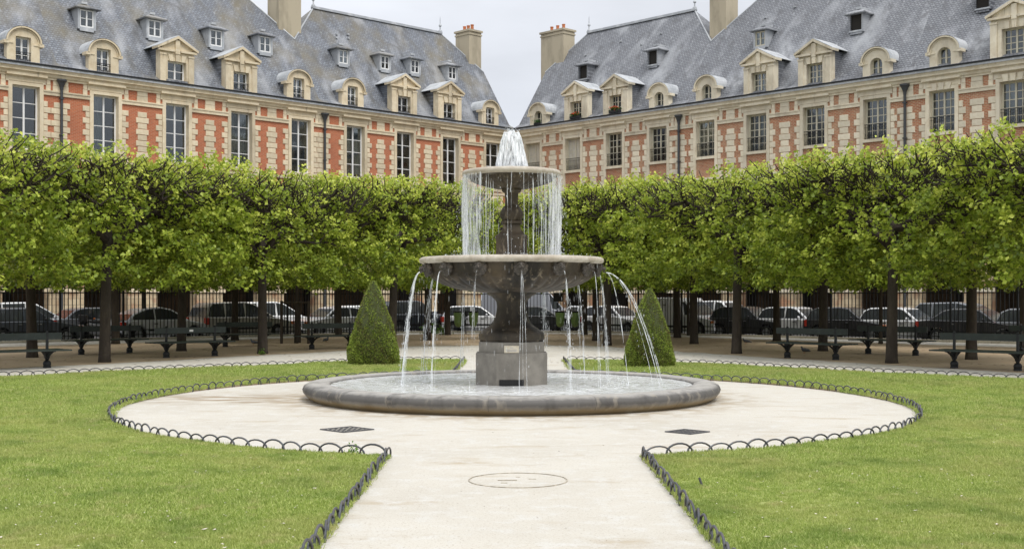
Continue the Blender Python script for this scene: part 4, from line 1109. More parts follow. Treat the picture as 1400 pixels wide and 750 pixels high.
ub = [(.15, 3.60), (.28, 3.60), (.38, 3.625), (.48, 3.655), (.58, 3.69), (.67, 3.735), (.72, 3.77), (.735, 3.785), (.76, 3.79), (.79, 3.80)]
MB().lathe(ub, 288, lambda t, i: 1+.08*(abs(sin(14*t))**.7) if 1 <= i <= 5 else 1).build('upper_bowl', WETSTONE, ft, smooth=True)
MB().lathe([(.77, 3.80), (.82, 3.80), (.85, 3.825), (.855, 3.86), (.835, 3.895), (.78, 3.905), (.72, 3.89), (.5, 3.8)], 128).build('upper_bowl_rim', RIMPALE, ft, smooth=True)
MB().lathe([(.05, 3.885), (.75, 3.885)], 48).build('bowl_water', FOAMW, ft)
MB().lathe([(.2, 3.85), (.2, 3.96), (.17, 3.98), (.15, 4.0), (.12, 4.03), (.1, 4.08), (.06, 4.35), (.05, 4.5), (.001, 4.52)], 20).build('spout_cap', WETSTONE, ft, smooth=True)
# lion heads
def lion_mesh():
    b = MB()
    b.ball((0, .0, 0), .105, 14, 9, 1.0, .75, 1.1)                      # mane mass
    for k in range(11):
        t = pi*2*k/11 + .2; b.ball((.085*cos(t), -.01, .095*sin(t)), .042, 8, 5, 1, .9, 1.1)
    b.ball((0, -.065, .02), .062, 12, 8, 1, .9, 1.05)                    # face
    b.ball((0, -.115, -.012), .04, 10, 6, 1.0, 1.0, .72)                 # muzzle
    b.ball((0, -.145, .008), .016, 8, 5, 1.2, .8, .8)                    # nose
    for s in (-1, 1):
        b.ball((s*.032, -.115, .045), .014, 8, 5, 1.2, .8, .7); b.ball((s*.07, -.04, .085), .024, 8, 5, .9, .6, 1.1)
        b.ball((s*.02, -.14, -.02), .022, 8, 5, 1, .9, .8)
    b.ball((0, -.12, -.062), .026, 8, 5, 1, 1, .6)                       # lower jaw
    return b.mesh('lion_head', mat('stained_bronze_stone', (.05, .042, .034), .6, noise=[(14, (.12, .095, .07), .5, .7), (30, (.28, .24, .19), .64, .76)], bump=(50, .4, .005)), True)
LM = lion_mesh()
JA = []
for k in range(14):
    th = radians(5.7 + k*360/14)            # measured from the direction facing the camera
    dx, dy = sin(th), -cos(th)
    link('lion_head', LM, ft, (dx*1.47, dy*1.47, 2.205), (radians(-8), 0, th), (1, 1, 1)); JA.append((th, dx, dy))
# water from the lion mouths
def arc_pts(p, v, z_end, wob_=0, n=16, seed=0):
    q = random.Random(seed); T = (sqrt(2*9.81*(p[2]-z_end)))/9.81
    out = []
    ox = oy = 0
    for i in range(n+1):
        t = T*i/n; ox += q.uniform(-1, 1)*wob_*(i/n); oy += q.uniform(-1, 1)*wob_*(i/n)
        out.append((p[0]+v[0]*t+ox, p[1]+v[1]*t+oy, p[2]-4.905*t*t))
    return out
for k, (th, dx, dy) in enumerate(JA):
    deg = math.degrees(th) % 360
    v = rg.uniform(.22, .5); fat = rg.uniform(.0035, .006)
    b = MB(); p = (dx*1.63, dy*1.63, 2.145)
    strong = k == 3
    weak = k in (0, 2, 13)
    if weak: v *= .8; fat *= .6
    if k == 12: v, fat = .32, .008
    if k in (11, 10): v, fat = .50, .011
    if strong: v, fat = 1.45, .010
    m_ = JET if not weak else JETTHIN
    P = arc_pts(p, (dx*v, dy*v), .215, .0015, 16, k); b.tube(P, [fat*(1-.35*i/16) for i in range(17)], 6)
    for q in range(5 if not weak else 2):
        vv = v*rg.uniform(.82, 1.1); sx_ = rg.uniform(-.12, .12)
        P = arc_pts(p, (dx*vv-dy*sx_, dy*vv+dx*sx_), .215, .006, 18, k*9+q); b.tube(P, [.0035*(1 if i > 3 else .5)*rg.uniform(.5, 1.4) for i in range(19)], 4)
    if strong:
        P = arc_pts(p, (dx*.62, dy*.62), .215, .002, 16, 77); b.tube(P, .007, 5)
    for q in range(60 if not weak else 20):      # drops torn from the stream
        t = sqrt(2*9.81*1.9)/9.81*rg.uniform(.45, 1); vv = v*rg.uniform(.75, 1.2); sx_ = rg.uniform(-.2, .2)
        c = (p[0]+(dx*vv-dy*sx_)*t, p[1]+(dy*vv+dx*sx_)*t, p[2]-4.905*t*t); b.ball(c, rg.uniform(.002, .0045), 4, 3, 1, 1, 5)
    b.build('water_jet', m_, ft)
# splash crowns where the jets land
b = MB()
for k, (th, dx, dy) in enumerate(JA):
    for q in range(40):
        r_ = rg.uniform(1.75, 2.2); a = th+rg.uniform(-.09, .09); zz = .22+abs(rg.gauss(0, .05)); b.ball((sin(a)*r_, -cos(a)*r_, zz), rg.uniform(.003, .008), 4, 3, 1, 1, 1.5)
for q in range(420):
    a = rg.uniform(0, 2*pi); r_ = 1.0+rg.gauss(0, .18); b.ball((cos(a)*r_, sin(a)*r_, 2.41+abs(rg.gauss(0, .035))), rg.uniform(.003, .007), 4, 3, 1, 1, 1.6)
for q in range(240):     # overflow of the lower bowl dripping into the pool
    a = rg.uniform(0, 2*pi); r_ = 1.58+rg.uniform(0, .05); b.ball((cos(a)*r_, sin(a)*r_, rg.uniform(.3, 2.25)), rg.uniform(.0012, .0024), 4, 3, 1, 1, 26)
tag(b.build('splashing_drops', JET, ft), kind='stuff')
# curtain falling from the upper bowl
b = MB()
def strand(a, r0, v, w, z0=3.84, z1=2.40, wb=.005, seed=0):
    P = arc_pts((cos(a)*r0, sin(a)*r0, z0), (cos(a)*v, sin(a)*v), z1, wb, 14, seed)
    b.tube(P, [w*(.7+.6*random.Random(seed+i).random()) for i in range(15)], 4)
for q in range(150):
    # denser on the left and the right flank, where the rim dips
    a = rg.choice((0, pi, 0, pi, None))
    a = rg.uniform(0, 2*pi) if a is None else a+rg.gauss(0, .75)
    z1_ = 2.40 if rg.random() < .5 else rg.uniform(2.5, 3.5)
    strand(a, rg.uniform(.78, .85), rg.uniform(-.1, .08), rg.choice((.002, .0025, .003, .004, .006)), 3.84, z1_, .009, seed=q)
for a0 in (.15, -.45, .6, 2.75, 3.25, 3.6, 4.0, 5.5):
    for q in range(3): strand(a0+rg.gauss(0, .06), .835, rg.uniform(-.12, .05), .005, wb=.01, seed=900+q)
for q in range(900):
    a = rg.uniform(0, 2*pi) if rg.random() < .4 else rg.choice((0, pi))+rg.gauss(0, .5); t = rg.uniform(.1, .54); v = rg.uniform(.0, .3)
    b.ball((cos(a)*(.85+v*t), sin(a)*(.85+v*t), 3.84-4.9*t*t), rg.uniform(.002, .005), 4, 3, 1, 1, 4)
tag(b.build('water_curtain', JETTHIN, ft), kind='stuff')
# thin uneven sheets of water on the two flanks where the rim sheds most
SHEET = water_mat('thin_water_sheet', .10, (.93, .95, .97), .34, 34)
SHEET.node_tree.nodes['Mapping'].inputs['Scale'].default_value = (1, 1, .06)
for a0, a1 in ((-.75, .55), (2.55, 3.95)):
    b = MB(); n_ = 40
    for i in range(n_):
        A, B_ = a0+(a1-a0)*i/n_, a0+(a1-a0)*(i+1)/n_
        for (r0_, z0_, r1_, z1_) in ((.845, 3.83, .86, 3.3), (.86, 3.3, .84, 2.8), (.84, 2.8, .82, 2.41)):
            wA, wB = .02*sin(A*17)+.012*sin(A*41), .02*sin(B_*17)+.012*sin(B_*41)
            k0, k1 = (0 if z0_ > 3.8 else 1), 1
            b.quad((cos(A)*(r0_+wA*k0), sin(A)*(r0_+wA*k0), z0_), (cos(B_)*(r0_+wB*k0), sin(B_)*(r0_+wB*k0), z0_), (cos(B_)*(r1_+wB), sin(B_)*(r1_+wB), z1_), (cos(A)*(r1_+wA), sin(A)*(r1_+wA), z1_))
    b.build('water_sheet', SHEET, ft, smooth=True)
# water sheet clinging under the upper bowl
# bell of water on top
b = MB(); prof = []
top, base = 4.56, 3.9
for i in range(15):
    t = i/14; r_ = .145+.135*(t**.8); prof.append((r_, top-.05-(top-.05-base)*t))
prof = [(.001, 4.585), (.05, 4.58), (.10, 4.56), (.13, 4.54)] + prof
rn = np.random.default_rng(2); ph = rn.uniform(0, 6, 20)
MB().lathe(prof, 120, lambda t, i: 1 + .045*sin(13*t+ph[0]+i*.12) + .035*sin(29*t+ph[1]-i*.1) + .02*sin(47*t+i*.2)).build('water_bell', FOAMW, ft, smooth=True)
b = MB()
for q in range(260):
    a = rg.uniform(0, 2*pi); vv = rg.uniform(.25, .62); P = []
    T = sqrt(2*.66/9.81)
    z0_ = rg.uniform(4.42, 4.6)
    for i in range(11):
        t = T*i/10*1.05; P.append((cos(a)*(.11+vv*.75*t), sin(a)*(.11+vv*.75*t), max(3.88, z0_+.0-4.9*t*t)))
    b.tube(P, rg.uniform(.0025, .007), 4)
for q in range(60): b.ball((rg.gauss(0, .05), rg.gauss(0, .05), 4.58+abs(rg.gauss(0, .04))), rg.uniform(.004, .012), 5, 4)
tag(b.build('bell_spray', JET, ft), kind='stuff')

# drain covers
GR = mat('dark_cast_iron', (.085, .085, .09), .6, .3, noise=[(8, (.12, .11, .1), .5, .7)])
def grate(x, y, sz, rz, lb):
    r_ = empty('drain_grate', (x, y, .0), rz); b = MB(); h = sz/2
    for a, c, d, e_ in ((-h, h, -h, -h+.03), (-h, h, h-.03, h), (-h, -h+.03, -h+.03, h-.03), (h-.03, h, -h+.03, h-.03)): b.box(a, c, d, e_, -.01, .014)
    b.build('frame', GR, r_)
    n = 5
    g_ = MB()
    for i in range(1, n):
        t = -h+.03+(sz-.06)*i/n; g_.box(t-.008, t+.008, -h+.03, h-.03, -.01, .011)
        for j in range(n):
            a, c = -h+.03+(sz-.06)*j/n, -h+.03+(sz-.06)*(j+1)/n
            if True: g_.box(a+.011 if j else a, c-.011 if j < n-1 else c, t-.006, t+.006, -.01, .010)
    g_.build('bars', GR, r_); MB().box(-h+.03, h-.03, -h+.03, h-.03, .001, .0045).build('pit', mat('pit_gravel', (.48, .45, .39), .95), r_)
    tag(r_, lb, 'drain cover', 'square drain grates in the gravel')
grate(-226/1657*15.75, 15.72, .50, radians(45), 'square iron drain grate in the gravel left of the path')
grate(238/1657*15.5, 15.45, .41, radians(45), 'square iron drain grate in the gravel right of the path')
# round chamber cover half buried in gravel
r_ = empty('chamber_cover', (.05, 11.35, 0)); rr = .465
b = MB(); RUST = mat('rusty_iron', (.30, .265, .21), .8, noise=[(9, (.5, .45, .36), .45, .6)])
for k in range(90):
    t0, t1 = 2*pi*k/90, 2*pi*(k+1)/90; m_ = (t0+t1)/2
    vis = 1 if sin(m_) < .25 else (.35 if rg.random() < .4 else 0)
    if vis == 0: vis = .3
    w = .009*vis
    b.add([(cos(t0)*rr, sin(t0)*rr, .0), (cos(t1)*rr, sin(t1)*rr, .0), (cos(t1)*rr, sin(t1)*rr, .008), (cos(t0)*rr, sin(t0)*rr, .008), (cos(t0)*(rr-w), sin(t0)*(rr-w), .008), (cos(t1)*(rr-w), sin(t1)*(rr-w), .008), (cos(t0)*(rr-w), sin(t0)*(rr-w), .0), (cos(t1)*(rr-w), sin(t1)*(rr-w), .0)], [(0, 1, 2, 3), (3, 2, 5, 4), (4, 5, 7, 6)])
b.build('rim', RUST, r_)
b = MB(); b.box(-.19, -.12, -.02, .0, 0, .006); b.box(-.13, -.01, -.01, .012, 0, .006); b.box(-.16, -.1, -.18, -.16, 0, .006); b.box(-.02, .02, .2, .212, 0, .005); b.box(.1, .17, .07, .078, 0, .005)
b.build('lifting_slot', RUST, r_)
tag(r_, 'round chamber cover half buried in the pale gravel of the front path', 'manhole cover')

# ------------------------------------------------------------------ clipped yew cones
YEW = leaf_mat('yew_needles', (.17, .13, .05), (.26, .36, .06), (.58, .66, .14), .38)
def cone(x, y, r, h, seed, lb):
    root = empty('topiary_cone', (x, y, 0)); g_ = np.random.default_rng(seed)
    core = [(r*.86, 0), (r*.93, .15), (r*.9, .35), (r*.70, .5*h), (r*.36, .78*h), (.02, h*.97)]
    MB().lathe(core, 24).build('inner_branches', mat('yew_core', (.05, .06, .02), .95), root, smooth=True)
    n = 24000
    z = g_.random(n)**1.0; z = 1-np.sqrt(1-z*.999)   # more area low down
    prof_r = np.interp(z, [0, .08, .2, .5, .78, .95, 1.0], [.95, 1.0, .97, .70, .37, .12, .02])*r
    t = g_.uniform(0, 2*pi, n)
    lump = 1 + .03*np.sin(t*5+z*14+seed) + .03*np.sin(t*11-z*23)
    rad = prof_r*lump - np.abs(g_.normal(0, .022, n)) + .012
    c = np.c_[np.cos(t)*rad, np.sin(t)*rad, z*h+g_.normal(0, .01, n)]
    out = np.c_[np.cos(t), np.sin(t), np.full(n, .45)]
    a = out + g_.normal(0, .55, (n, 3)); a /= np.linalg.norm(a, axis=1)[:, None]
    b_ = np.cross(a, g_.normal(0, 1, (n, 3))); b_ /= np.linalg.norm(b_, axis=1)[:, None]
    s = (g_.uniform(.014, .03, n))[:, None]
    v = np.stack([c-a*s, c+b_*s*.38, c+a*s, c-b_*s*.38], 1).reshape(-1, 3)
    patch = .5+.25*np.sin(t*3+z*9+seed)+.2*np.sin(z*31+t*7)
    rim = np.clip(np.abs(np.cos(t)), 0, 1)
    tint = np.clip(patch*.5 + g_.normal(.12, .22, n), 0, 1)
    link('foliage', np_mesh('foliage', v, np.arange(4*n), 4, YEW, tint), root)
    tag(root, lb, 'topiary', 'clipped yew cones on the lawns')
cone(-190.5/1657*30.8, 30.8, .645, 2.22, 1, 'taller clipped yew cone on the left lawn beside the fountain')
cone(187/1657*29.8, 29.8, .60, 2.02, 2, 'shorter clipped yew cone with reddish patches on the right lawn')

# ------------------------------------------------------------------ linden trees
BARK = mat('linden_bark', (.042, .033, .025), .95, noise=[(3, (.085, .068, .05), .45, .7, (1, 1, .25)), (14, (.03, .022, .016), .5, .75, (1, 1, .25))], bump=(25, .8, .02))
TWIG = mat('dark_twig', (.030, .021, .016), .9, noise=[(6, (.055, .038, .028), .5, .7)])
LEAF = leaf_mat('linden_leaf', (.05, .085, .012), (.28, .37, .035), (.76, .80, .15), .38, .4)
HX, HY, ZB, ZT = 3.0, 2.35, 2.25, 5.55
def linden(seed):
    q = random.Random(seed); g_ = np.random.default_rng(seed)
    tr = MB(); lean = (q.uniform(-.12, .12), q.uniform(-.12, .12))
    fork = 3.5+q.uniform(-.2, .3)
    P = [(0, 0, -.05), (0, 0, .12), (lean[0]*.15, lean[1]*.15, .8), (lean[0]*.5, lean[1]*.5, 2.0), (lean[0], lean[1], fork)]
    tr.tube(P, [.19, .165, .145, .135, .13], 10)
    br = MB(); tips = []
    def seg(a, b_, r0, r1, n=4, j=.08, sides=5, droop=0):
        a, b_ = Vector(a), Vector(b_); L_ = (b_-a).length; pts = []
        off = Vector((0, 0, 0))
        for i in range(n+1):
            t = i/n
            off = off + Vector((q.gauss(0, j), q.gauss(0, j), q.gauss(0, j*.7)))*L_*.5 if 0 < i < n else off
            p = a.lerp(b_, t) + off*(sin(pi*t)) + Vector((0, 0, droop*sin(pi*t)))
            pts.append(p)
        br.tube(pts, [r0+(r1-r0)*i/n for i in range(n+1)], sides, cap=False)
        return pts
    top = Vector((lean[0], lean[1], fork))
    nl = 7
    for k in range(nl):
        az = 2*pi*k/nl + q.uniform(-.25, .25)
        rx, ry = HX*.84, HY*.88
        z0_ = q.uniform(fork-.9, fork); st = Vector((lean[0]*z0_/fork, lean[1]*z0_/fork, z0_))
        end = Vector((cos(az)*rx*q.uniform(.8, 1.1), sin(az)*ry*q.uniform(.8, 1.1), q.uniform(4.0, 4.8)))
        main = seg(st, end, .095, .055, 5, .12, 7, q.uniform(-.1, .25))
        for p0 in main[2:]:
            for _ in range(3):
                a2 = az + q.uniform(-1.6, 1.6); L2 = q.uniform(.7, 1.5)
                e2 = Vector((p0.x+cos(a2)*L2, p0.y+sin(a2)*L2, p0.z+q.uniform(-.35, .6)))
                e2.x = max(-HX*.93, min(HX*.93, e2.x)); e2.y = max(-HY*.93, min(HY*.93, e2.y)); e2.z = min(e2.z, 5.0)
                sub = seg(p0, e2, .045, .024, 4, .16, 5)
                for p1 in (sub[2], sub[3], sub[4]):
                    for _ in range(3):
                        a3 = q.uniform(0, 2*pi); L3 = q.uniform(.35, .8)
                        e3 = Vector((p1.x+cos(a3)*L3*.8, p1.y+sin(a3)*L3*.8, p1.z+q.uniform(-.25, .55)))
                        e3.z = min(e3.z, ZT-.1); e3.x = max(-HX, min(HX, e3.x)); e3.y = max(-HY, min(HY, e3.y))
                        tw = seg(p1, e3, .017, .009, 2, .15, 4); tips.append(e3)
    # the uppermost shoots: a hedge-like mat of pollarded twigs
    for _ in range(760):
        x, y = q.uniform(-HX*.95, HX*.95), q.uniform(-HY*.95, HY*.95); z = q.uniform(4.3, 5.0)
        a3 = atan2(y, x)+q.gauss(0, .9); L3 = q.uniform(.35, .8)
        e3 = Vector((x+cos(a3)*L3*.7, y+sin(a3)*L3*.7, min(ZT-.05, z+q.uniform(.1, .6))))
        seg((x, y, z), e3, .02, .009, 2, .2, 4)
        if q.random() < .5: tips.append(e3)
    # leaves
    cl = []
    nC = 2150
    while len(cl) < nC:
        if q.random() < .22 and tips: c = np.array(q.choice(tips)) + g_.normal(0, .06, 3)
        else:
            x, y, z = q.uniform(-1, 1), q.uniform(-1, 1), q.random()
            # push to the shell
            f = q.random()
            if f < .50:
                sgn = 1 if q.random() < .5 else -1
                if q.random() < HX/(HX+HY): y = sgn*(1-abs(q.gauss(0, .16)))
                else: x = sgn*(1-abs(q.gauss(0, .14)))
            elif f < .66: z = abs(q.gauss(0, .09))
            elif f < .78: z = 1-abs(q.gauss(0, .10))
            c = np.array([x*HX, y*HY, ZB-.25+z*(ZT-ZB+.25)])
            # rounded edges & uneven outline
            edge = max(0, abs(x)-.8)+max(0, abs(y)-.75)
            if q.random() < edge*1.2*(1+abs(z-.5)): continue
            n3 = sin(c[0]*3.3+seed)+sin(c[1]*3.7+1.3*seed)+sin(c[2]*4.6+c[0]*2.1)
            if n3 < -.25 and q.random() < .9: continue
            zz = (c[2]-ZB)/(ZT-ZB)
            if zz > .55 and q.random() < (.70 if zz < .9 else .42): continue
            if abs(x) < .35 and zz > .3 and q.random() < .35: continue
            low = ZB + .08 + .26*sin(c[0]*1.9+seed)+.24*sin(c[0]*5.3+c[1]*3+seed*2)
            if c[2] < low: continue
        cl.append(c)
    cl = np.array(cl); nl_ = 12
    C = np.repeat(cl, nl_, 0); n = len(C)
    C = C + g_.normal(0, .085, (n, 3))*np.array([1, 1, .8])
    # leaf blade: droops outward from its clump
    nrm = g_.normal(0, .55, (n, 3)) + np.array([0, 0, .75]) + .5*np.c_[np.sign(C[:, 0])*np.abs(C[:, 0]/HX)**3, np.sign(C[:, 1])*np.abs(C[:, 1]/HY)**3, np.zeros(n)]
    nrm /= np.linalg.norm(nrm, axis=1)[:, None]
    a = np.cross(nrm, g_.normal(0, 1, (n, 3))); a[:, 2] -= .25; a /= np.linalg.norm(a, axis=1)[:, None]
    b_ = np.cross(nrm, a); b_ /= np.linalg.norm(b_, axis=1)[:, None]
    s = (g_.uniform(.034, .070, n)*np.where(C[:, 2] > 4.8, .85, 1))[:, None]
    fold = nrm*s*.22
    v = np.stack([C-a*s, C+b_*s*.82-a*s*.1+fold, C+a*s*1.15, C-b_*s*.82-a*s*.1+fold], 1).reshape(-1, 3)
    base = np.arange(n)[:, None]*4
    f = (base+np.array([[0, 1, 2, 0, 2, 3]])).reshape(-1)
    clt = np.repeat(g_.random(len(cl)), nl_)
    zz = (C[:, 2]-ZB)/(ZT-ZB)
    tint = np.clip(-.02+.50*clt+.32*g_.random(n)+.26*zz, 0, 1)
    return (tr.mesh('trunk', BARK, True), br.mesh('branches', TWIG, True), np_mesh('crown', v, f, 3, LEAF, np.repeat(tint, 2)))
TREES = [linden(s) for s in (3, 14, 25, 36, 47)]
ti = 0
def tree(px, y, side, lb, rad=1.0, xw=None, top=1.0):
    global ti
    x = (px-701)/1657*y if xw is None else xw
    r_ = empty('linden_tree', (x, y, 0), (radians(52) if side < 0 else radians(-52)) + (pi if ti % 2 else 0))
    a, b_, c = TREES[(ti*2) % 5]
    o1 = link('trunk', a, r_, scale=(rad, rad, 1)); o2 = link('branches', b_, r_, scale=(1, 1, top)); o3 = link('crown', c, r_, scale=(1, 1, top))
    tag(r_, lb, 'tree', 'clipped linden trees round the garden'); ti += 1
T = [
 (None, 27.4, -1, 'clipped linden whose crown fills the left edge, its trunk out of view', 1, -13.9),
 (143, 32.4, -1, 'clipped linden with the thick pale brown trunk left of the first full bench'),
 (359, 37.4, -1, 'clipped linden with a green sprout at its trunk foot, left of the yew cone'),
 (536, 42.0, -1, 'clipped linden with its trunk just right of the left yew cone'),
 (44, 35.0, -1, 'dark trunked linden behind the leftmost bench'),
 (248, 39.3, -1, 'dark trunked linden behind the bench in front of the silver coupe'),
 (158, 45.5, -1, 'thin dark linden right behind the thick pale trunk at left'),
 (321, 49.5, -1, 'dark linden in front of the beige people carrier'),
 (198, 51.5, -1, 'slender linden by the railing in front of the silver coupe', .6),
 (405, 46.2, -1, 'young linden standing inside the wooden stake guard', .5),
 (463, 54.5, -1, 'dark linden trunk by the railing in front of the white saloon'),
 (584, 49.5, -1, 'dark linden behind the left water jets of the fountain'),
 (612, 56.5, -1, 'far linden by the railing left of the fountain foot', .9),
 (1219, 31.9, 1, 'clipped linden with the thick brown trunk in front of the black hatchback'),
 (1007, 37.4, 1, 'clipped linden with brown trunk between the white van and the dark car'),
 (830, 43.9, 1, 'linden trunk crossed by the strong water jet left of the right yew cone'),
 (1328, 33.8, 1, 'dark trunked linden behind the rightmost bench'),
 (1125, 39.3, 1, 'dark trunked linden behind the bench nearest the silver hatchback'),
 (1062, 48.6, 1, 'thin dark linden by the railing left of the silver hatchback'),
 (949, 45.4, 1, 'dark linden in front of the bonnet of the white van'),
 (926, 52.5, 1, 'dark linden in front of the white van door'),
 (941, 56.0, 1, 'very slender linden by the railing near the white van', .45),
 (815, 48.8, 1, 'dark linden between the old white car and the small white hatchback'),
 (799, 57.0, 1, 'far dark linden in front of the old white car', .9),
 (1204, 45.5, 1, 'slender dark linden in front of the black hatchback windscreen', .5),
 (None, 26.9, 1, 'clipped linden whose crown fills the right edge, its trunk out of view', 1, 13.2),
 (None, 41.5, 1, 'linden of the second row beyond the right edge of the picture', 1, 17.5),
 (None, 41.5, -1, 'linden of the second row beyond the left edge of the picture', 1, -17.8),
]
for t in T:
    rad = t[4] if len(t) > 4 else 1; xw = t[5] if len(t) > 5 else None
    tree(t[0] if t[0] is not None else 0, t[1], t[2], t[3], rad, xw, 1.0 if t[1] < 40 else 1.04)

# ------------------------------------------------------------------ iron railing
def bar_mesh():
    b = MB(); r_ = .014
    b.box(-r_, r_, -r_, r_, .05, 2.2)
    b.add([(-.03, 0, 2.27), (0, -.02, 2.27), (.03, 0, 2.27), (0, .02, 2.27), (0, 0, 2.40), (0, 0, 2.2)], [(0, 1, 4), (1, 2, 4), (2, 3, 4), (3, 0, 4), (1, 0, 5), (2, 1, 5), (3, 2, 5), (0, 3, 5)])
    return b.mesh('bar', IRON)
BAR = bar_mesh()
POST = MB().box(-.035, .035, -.035, .035, 0, 2.35).ball((0, 0, 2.42), .06, 8, 6).mesh('post', IRON)
def railing(a, b_, lb, sp=.165):
    L_ = math.dist(a, b_); an = atan2(b_[1]-a[1], b_[0]-a[0])
    r_ = empty('iron_railing', (a[0], a[1], 0), an)
    for z in (2.13, 1.93, .22, .42): MB().box(0, L_, -.022, .022, z-.018, z+.018).build('rail', IRON, r_)
    n = int(L_/sp)
    for k in range(n+1):
        if k % 16 == 0: link('post', POST, r_, (k*sp, 0, 0))
        else: link('bar', BAR, r_, (k*sp, 0, rg.uniform(-.008, .008)), (0, rg.uniform(-.003, .003), 0))
    kn = int(L_/1.6)
    for k in range(kn):
        x0, x1 = L_*k/kn, L_*(k+1)/kn; link('kerb_stone', cached(('kb', round(L_, 2)), lambda: MB().box(.006, L_/kn-.006, -.16, .16, -.12, .09).mesh('kerb_stone', KERB)), r_, (x0, 0, rg.uniform(-.006, .006)))
    tag(r_, lb, 'railing', 'black iron railings of the garden')
railing(fl('L', 38), LCOR, 'black spiked iron railing in front of the cars left of the fountain')
railing(LCOR, RCOR, 'short run of black spiked railing directly behind the fountain')
railing(RCOR, fl('R', 38), 'black spiked iron railing in front of the cars right of the fountain')

# ------------------------------------------------------------------ double park benches
BGREEN = mat('bench_green_paint', (.022, .032, .028), .45, noise=[(6, (.04, .052, .047), .5, .75)], obj_rand=.15)
BIRON = mat('bench_cast_iron', (.018, .02, .021), .55, .2)
BST = mat('bench_ball_foot', (.035, .033, .03), .7)
def bench(x, y, rz, lb, plaque=False):
    r_ = empty('double_bench', (x, y, 0), rz); L_ = 2.45
    for s in (-1, 1):
        for k in range(2): bevel(link('seat_plank', cached('bp', lambda: MB().box(-L_/2, L_/2, -.085, .085, -.018, .018).mesh('seat_plank', BGREEN)), r_, (0, s*(.16+.19*k), .44)), .006, 1)
    for z, hh in ((.78, .13),): link('back_plank', cached(('bb', hh), lambda: MB().box(-L_/2+.08, L_/2-.08, -.02, .02, -.085, .085).mesh('back_plank', BGREEN)), r_, (0, 0, z))
    def leg():
        b = MB()
        b.lathe([(.001, .0), (.09, .0), (.1, .02), (.095, .05)], 10); b.ball((0, 0, .105), .098, 12, 8)
        b.lathe([(.03, .19), (.045, .205), (.03, .23), (.035, .27), (.05, .29)], 8)
        b.prism([(-.05, .25), (.05, .25), (.06, .34), (.09, .42), (-.09, .42), (-.06, .34)], -.05, .05)
        for s in (-1, 1):   # scrolled brackets under each seat
            b.tube([(0, s*.04, .27), (0, s*.12, .31), (0, s*.22, .36), (0, s*.34, .405), (0, s*.42, .42)], [.04, .034, .028, .022, .016], 6)
            b.tube([(0, s*.03, .2), (0, s*.10, .24), (0, s*.13, .3), (0, s*.09, .34)], [.022, .02, .016, .012], 5)
        b.box(-.03, .03, -.44, .44, .405, .424)
        b.box(-.028, .028, -.024, .024, .42, .86); b.ball((0, 0, .88), .035, 8, 5)
        return b.mesh('leg', BIRON)
    for s in (-1, 1): link('leg', cached('bl', leg), r_, (s*.78, 0, 0))
    if plaque: MB().box(-.06, .06, -.03, -.0205, .74, .80).build('plaque', WHITE, r_)
    tag(r_, lb, 'bench', 'dark green double benches under the lindens')
def bench_px(lx1, ly1, lx2, ly2, lb, **k):
    p = []
    for (x_, y_) in ((lx1, ly1), (lx2, ly2)):
        z = 2817/(y_-408); p.append(((x_-701)/1657*z, z))
    mx, my = (p[0][0]+p[1][0])/2, (p[0][1]+p[1][1])/2
    side = -1 if lx1 < 700 else 1
    bench(mx, my, radians(44) if side < 0 else radians(-46), lb, **k)
bench_px(-14, 508, 53, 501, 'double bench cut by the left edge of the picture')
bench_px(115, 485, 173, 482, 'double bench half hidden behind the thick pale left trunk')
bench_px(231, 489, 290, 486.5, 'double bench with a small white plate, in front of the silver coupe', plaque=True)
bench_px(312, 474.5, 356, 472, 'farther double bench passing behind the trunk with the green sprout')
bench_px(429, 478, 475, 475, 'double bench just left of the left yew cone')
bench_px(1080, 489, 1139, 492, 'double bench left of the thick brown trunk on the right')
bench_px(1192, 483, 1247, 486.5, 'double bench running behind the thick brown trunk on the right')
bench_px(1311, 503, 1385, 507, 'nearest double bench at the right, beside the dark trunk')
bench_px(1403, 482, 1460, 486, 'double bench end showing at the right edge of the picture')

# wooden stake guard
STAKE = mat('weathered_stake', (.05, .038, .027), .9, noise=[(5, (.09, .07, .05), .5, .7, (1, 1, .2))])
r_ = empty('stake_guard', (-8.2, 46.0, 0)); rad_ = .62
pp = [(rad_*cos(a), rad_*sin(a)) for a in (radians(215), radians(325), radians(90))]
for (x_, y_) in pp: MB().tube([(x_, y_, -.05), (x_, y_, 1.62)], .055, 8).build('stake', STAKE, r_)
for i in range(3):
    a, b_ = pp[i], pp[(i+1) % 3]; MB().tube([(a[0], a[1], 1.55), (b_[0], b_[1], 1.55)], .04, 6).build('cross_rail', STAKE, r_)
tag(r_, 'guard of three wooden stakes round a young tree, left of the yew cone', 'tree guard')

# ------------------------------------------------------------------ cars
TYRE = mat('tyre_rubber', (.012, .012, .012), .85); RIM = mat('alloy_rim', (.42, .43, .45), .35, .7)
CGLASS = mat('car_glass', (.045, .05, .055), .06, 0, .8); CPL = mat('black_plastic', (.015, .015, .016), .6)
HEAD = mat('headlight_lens', (.62, .64, .66), .15); TAIL = mat('red_lamp_lens', (.5, .04, .02), .2); ORNG = mat('orange_lamp_lens', (.75, .20, .03), .25)
PLATE = mat('number_plate', (.6, .6, .57), .5)
_paint = {}
def paint(c, rough=.3, metal=.0):
    if c not in _paint:
        m = mat('car_paint', c, rough, metal, .5); m.node_tree.nodes['Principled BSDF'].inputs['Coat Weight'].default_value = .6
        m.node_tree.nodes['Principled BSDF'].inputs['Coat Roughness'].default_value = .06; _paint[c] = m
    return _paint[c]
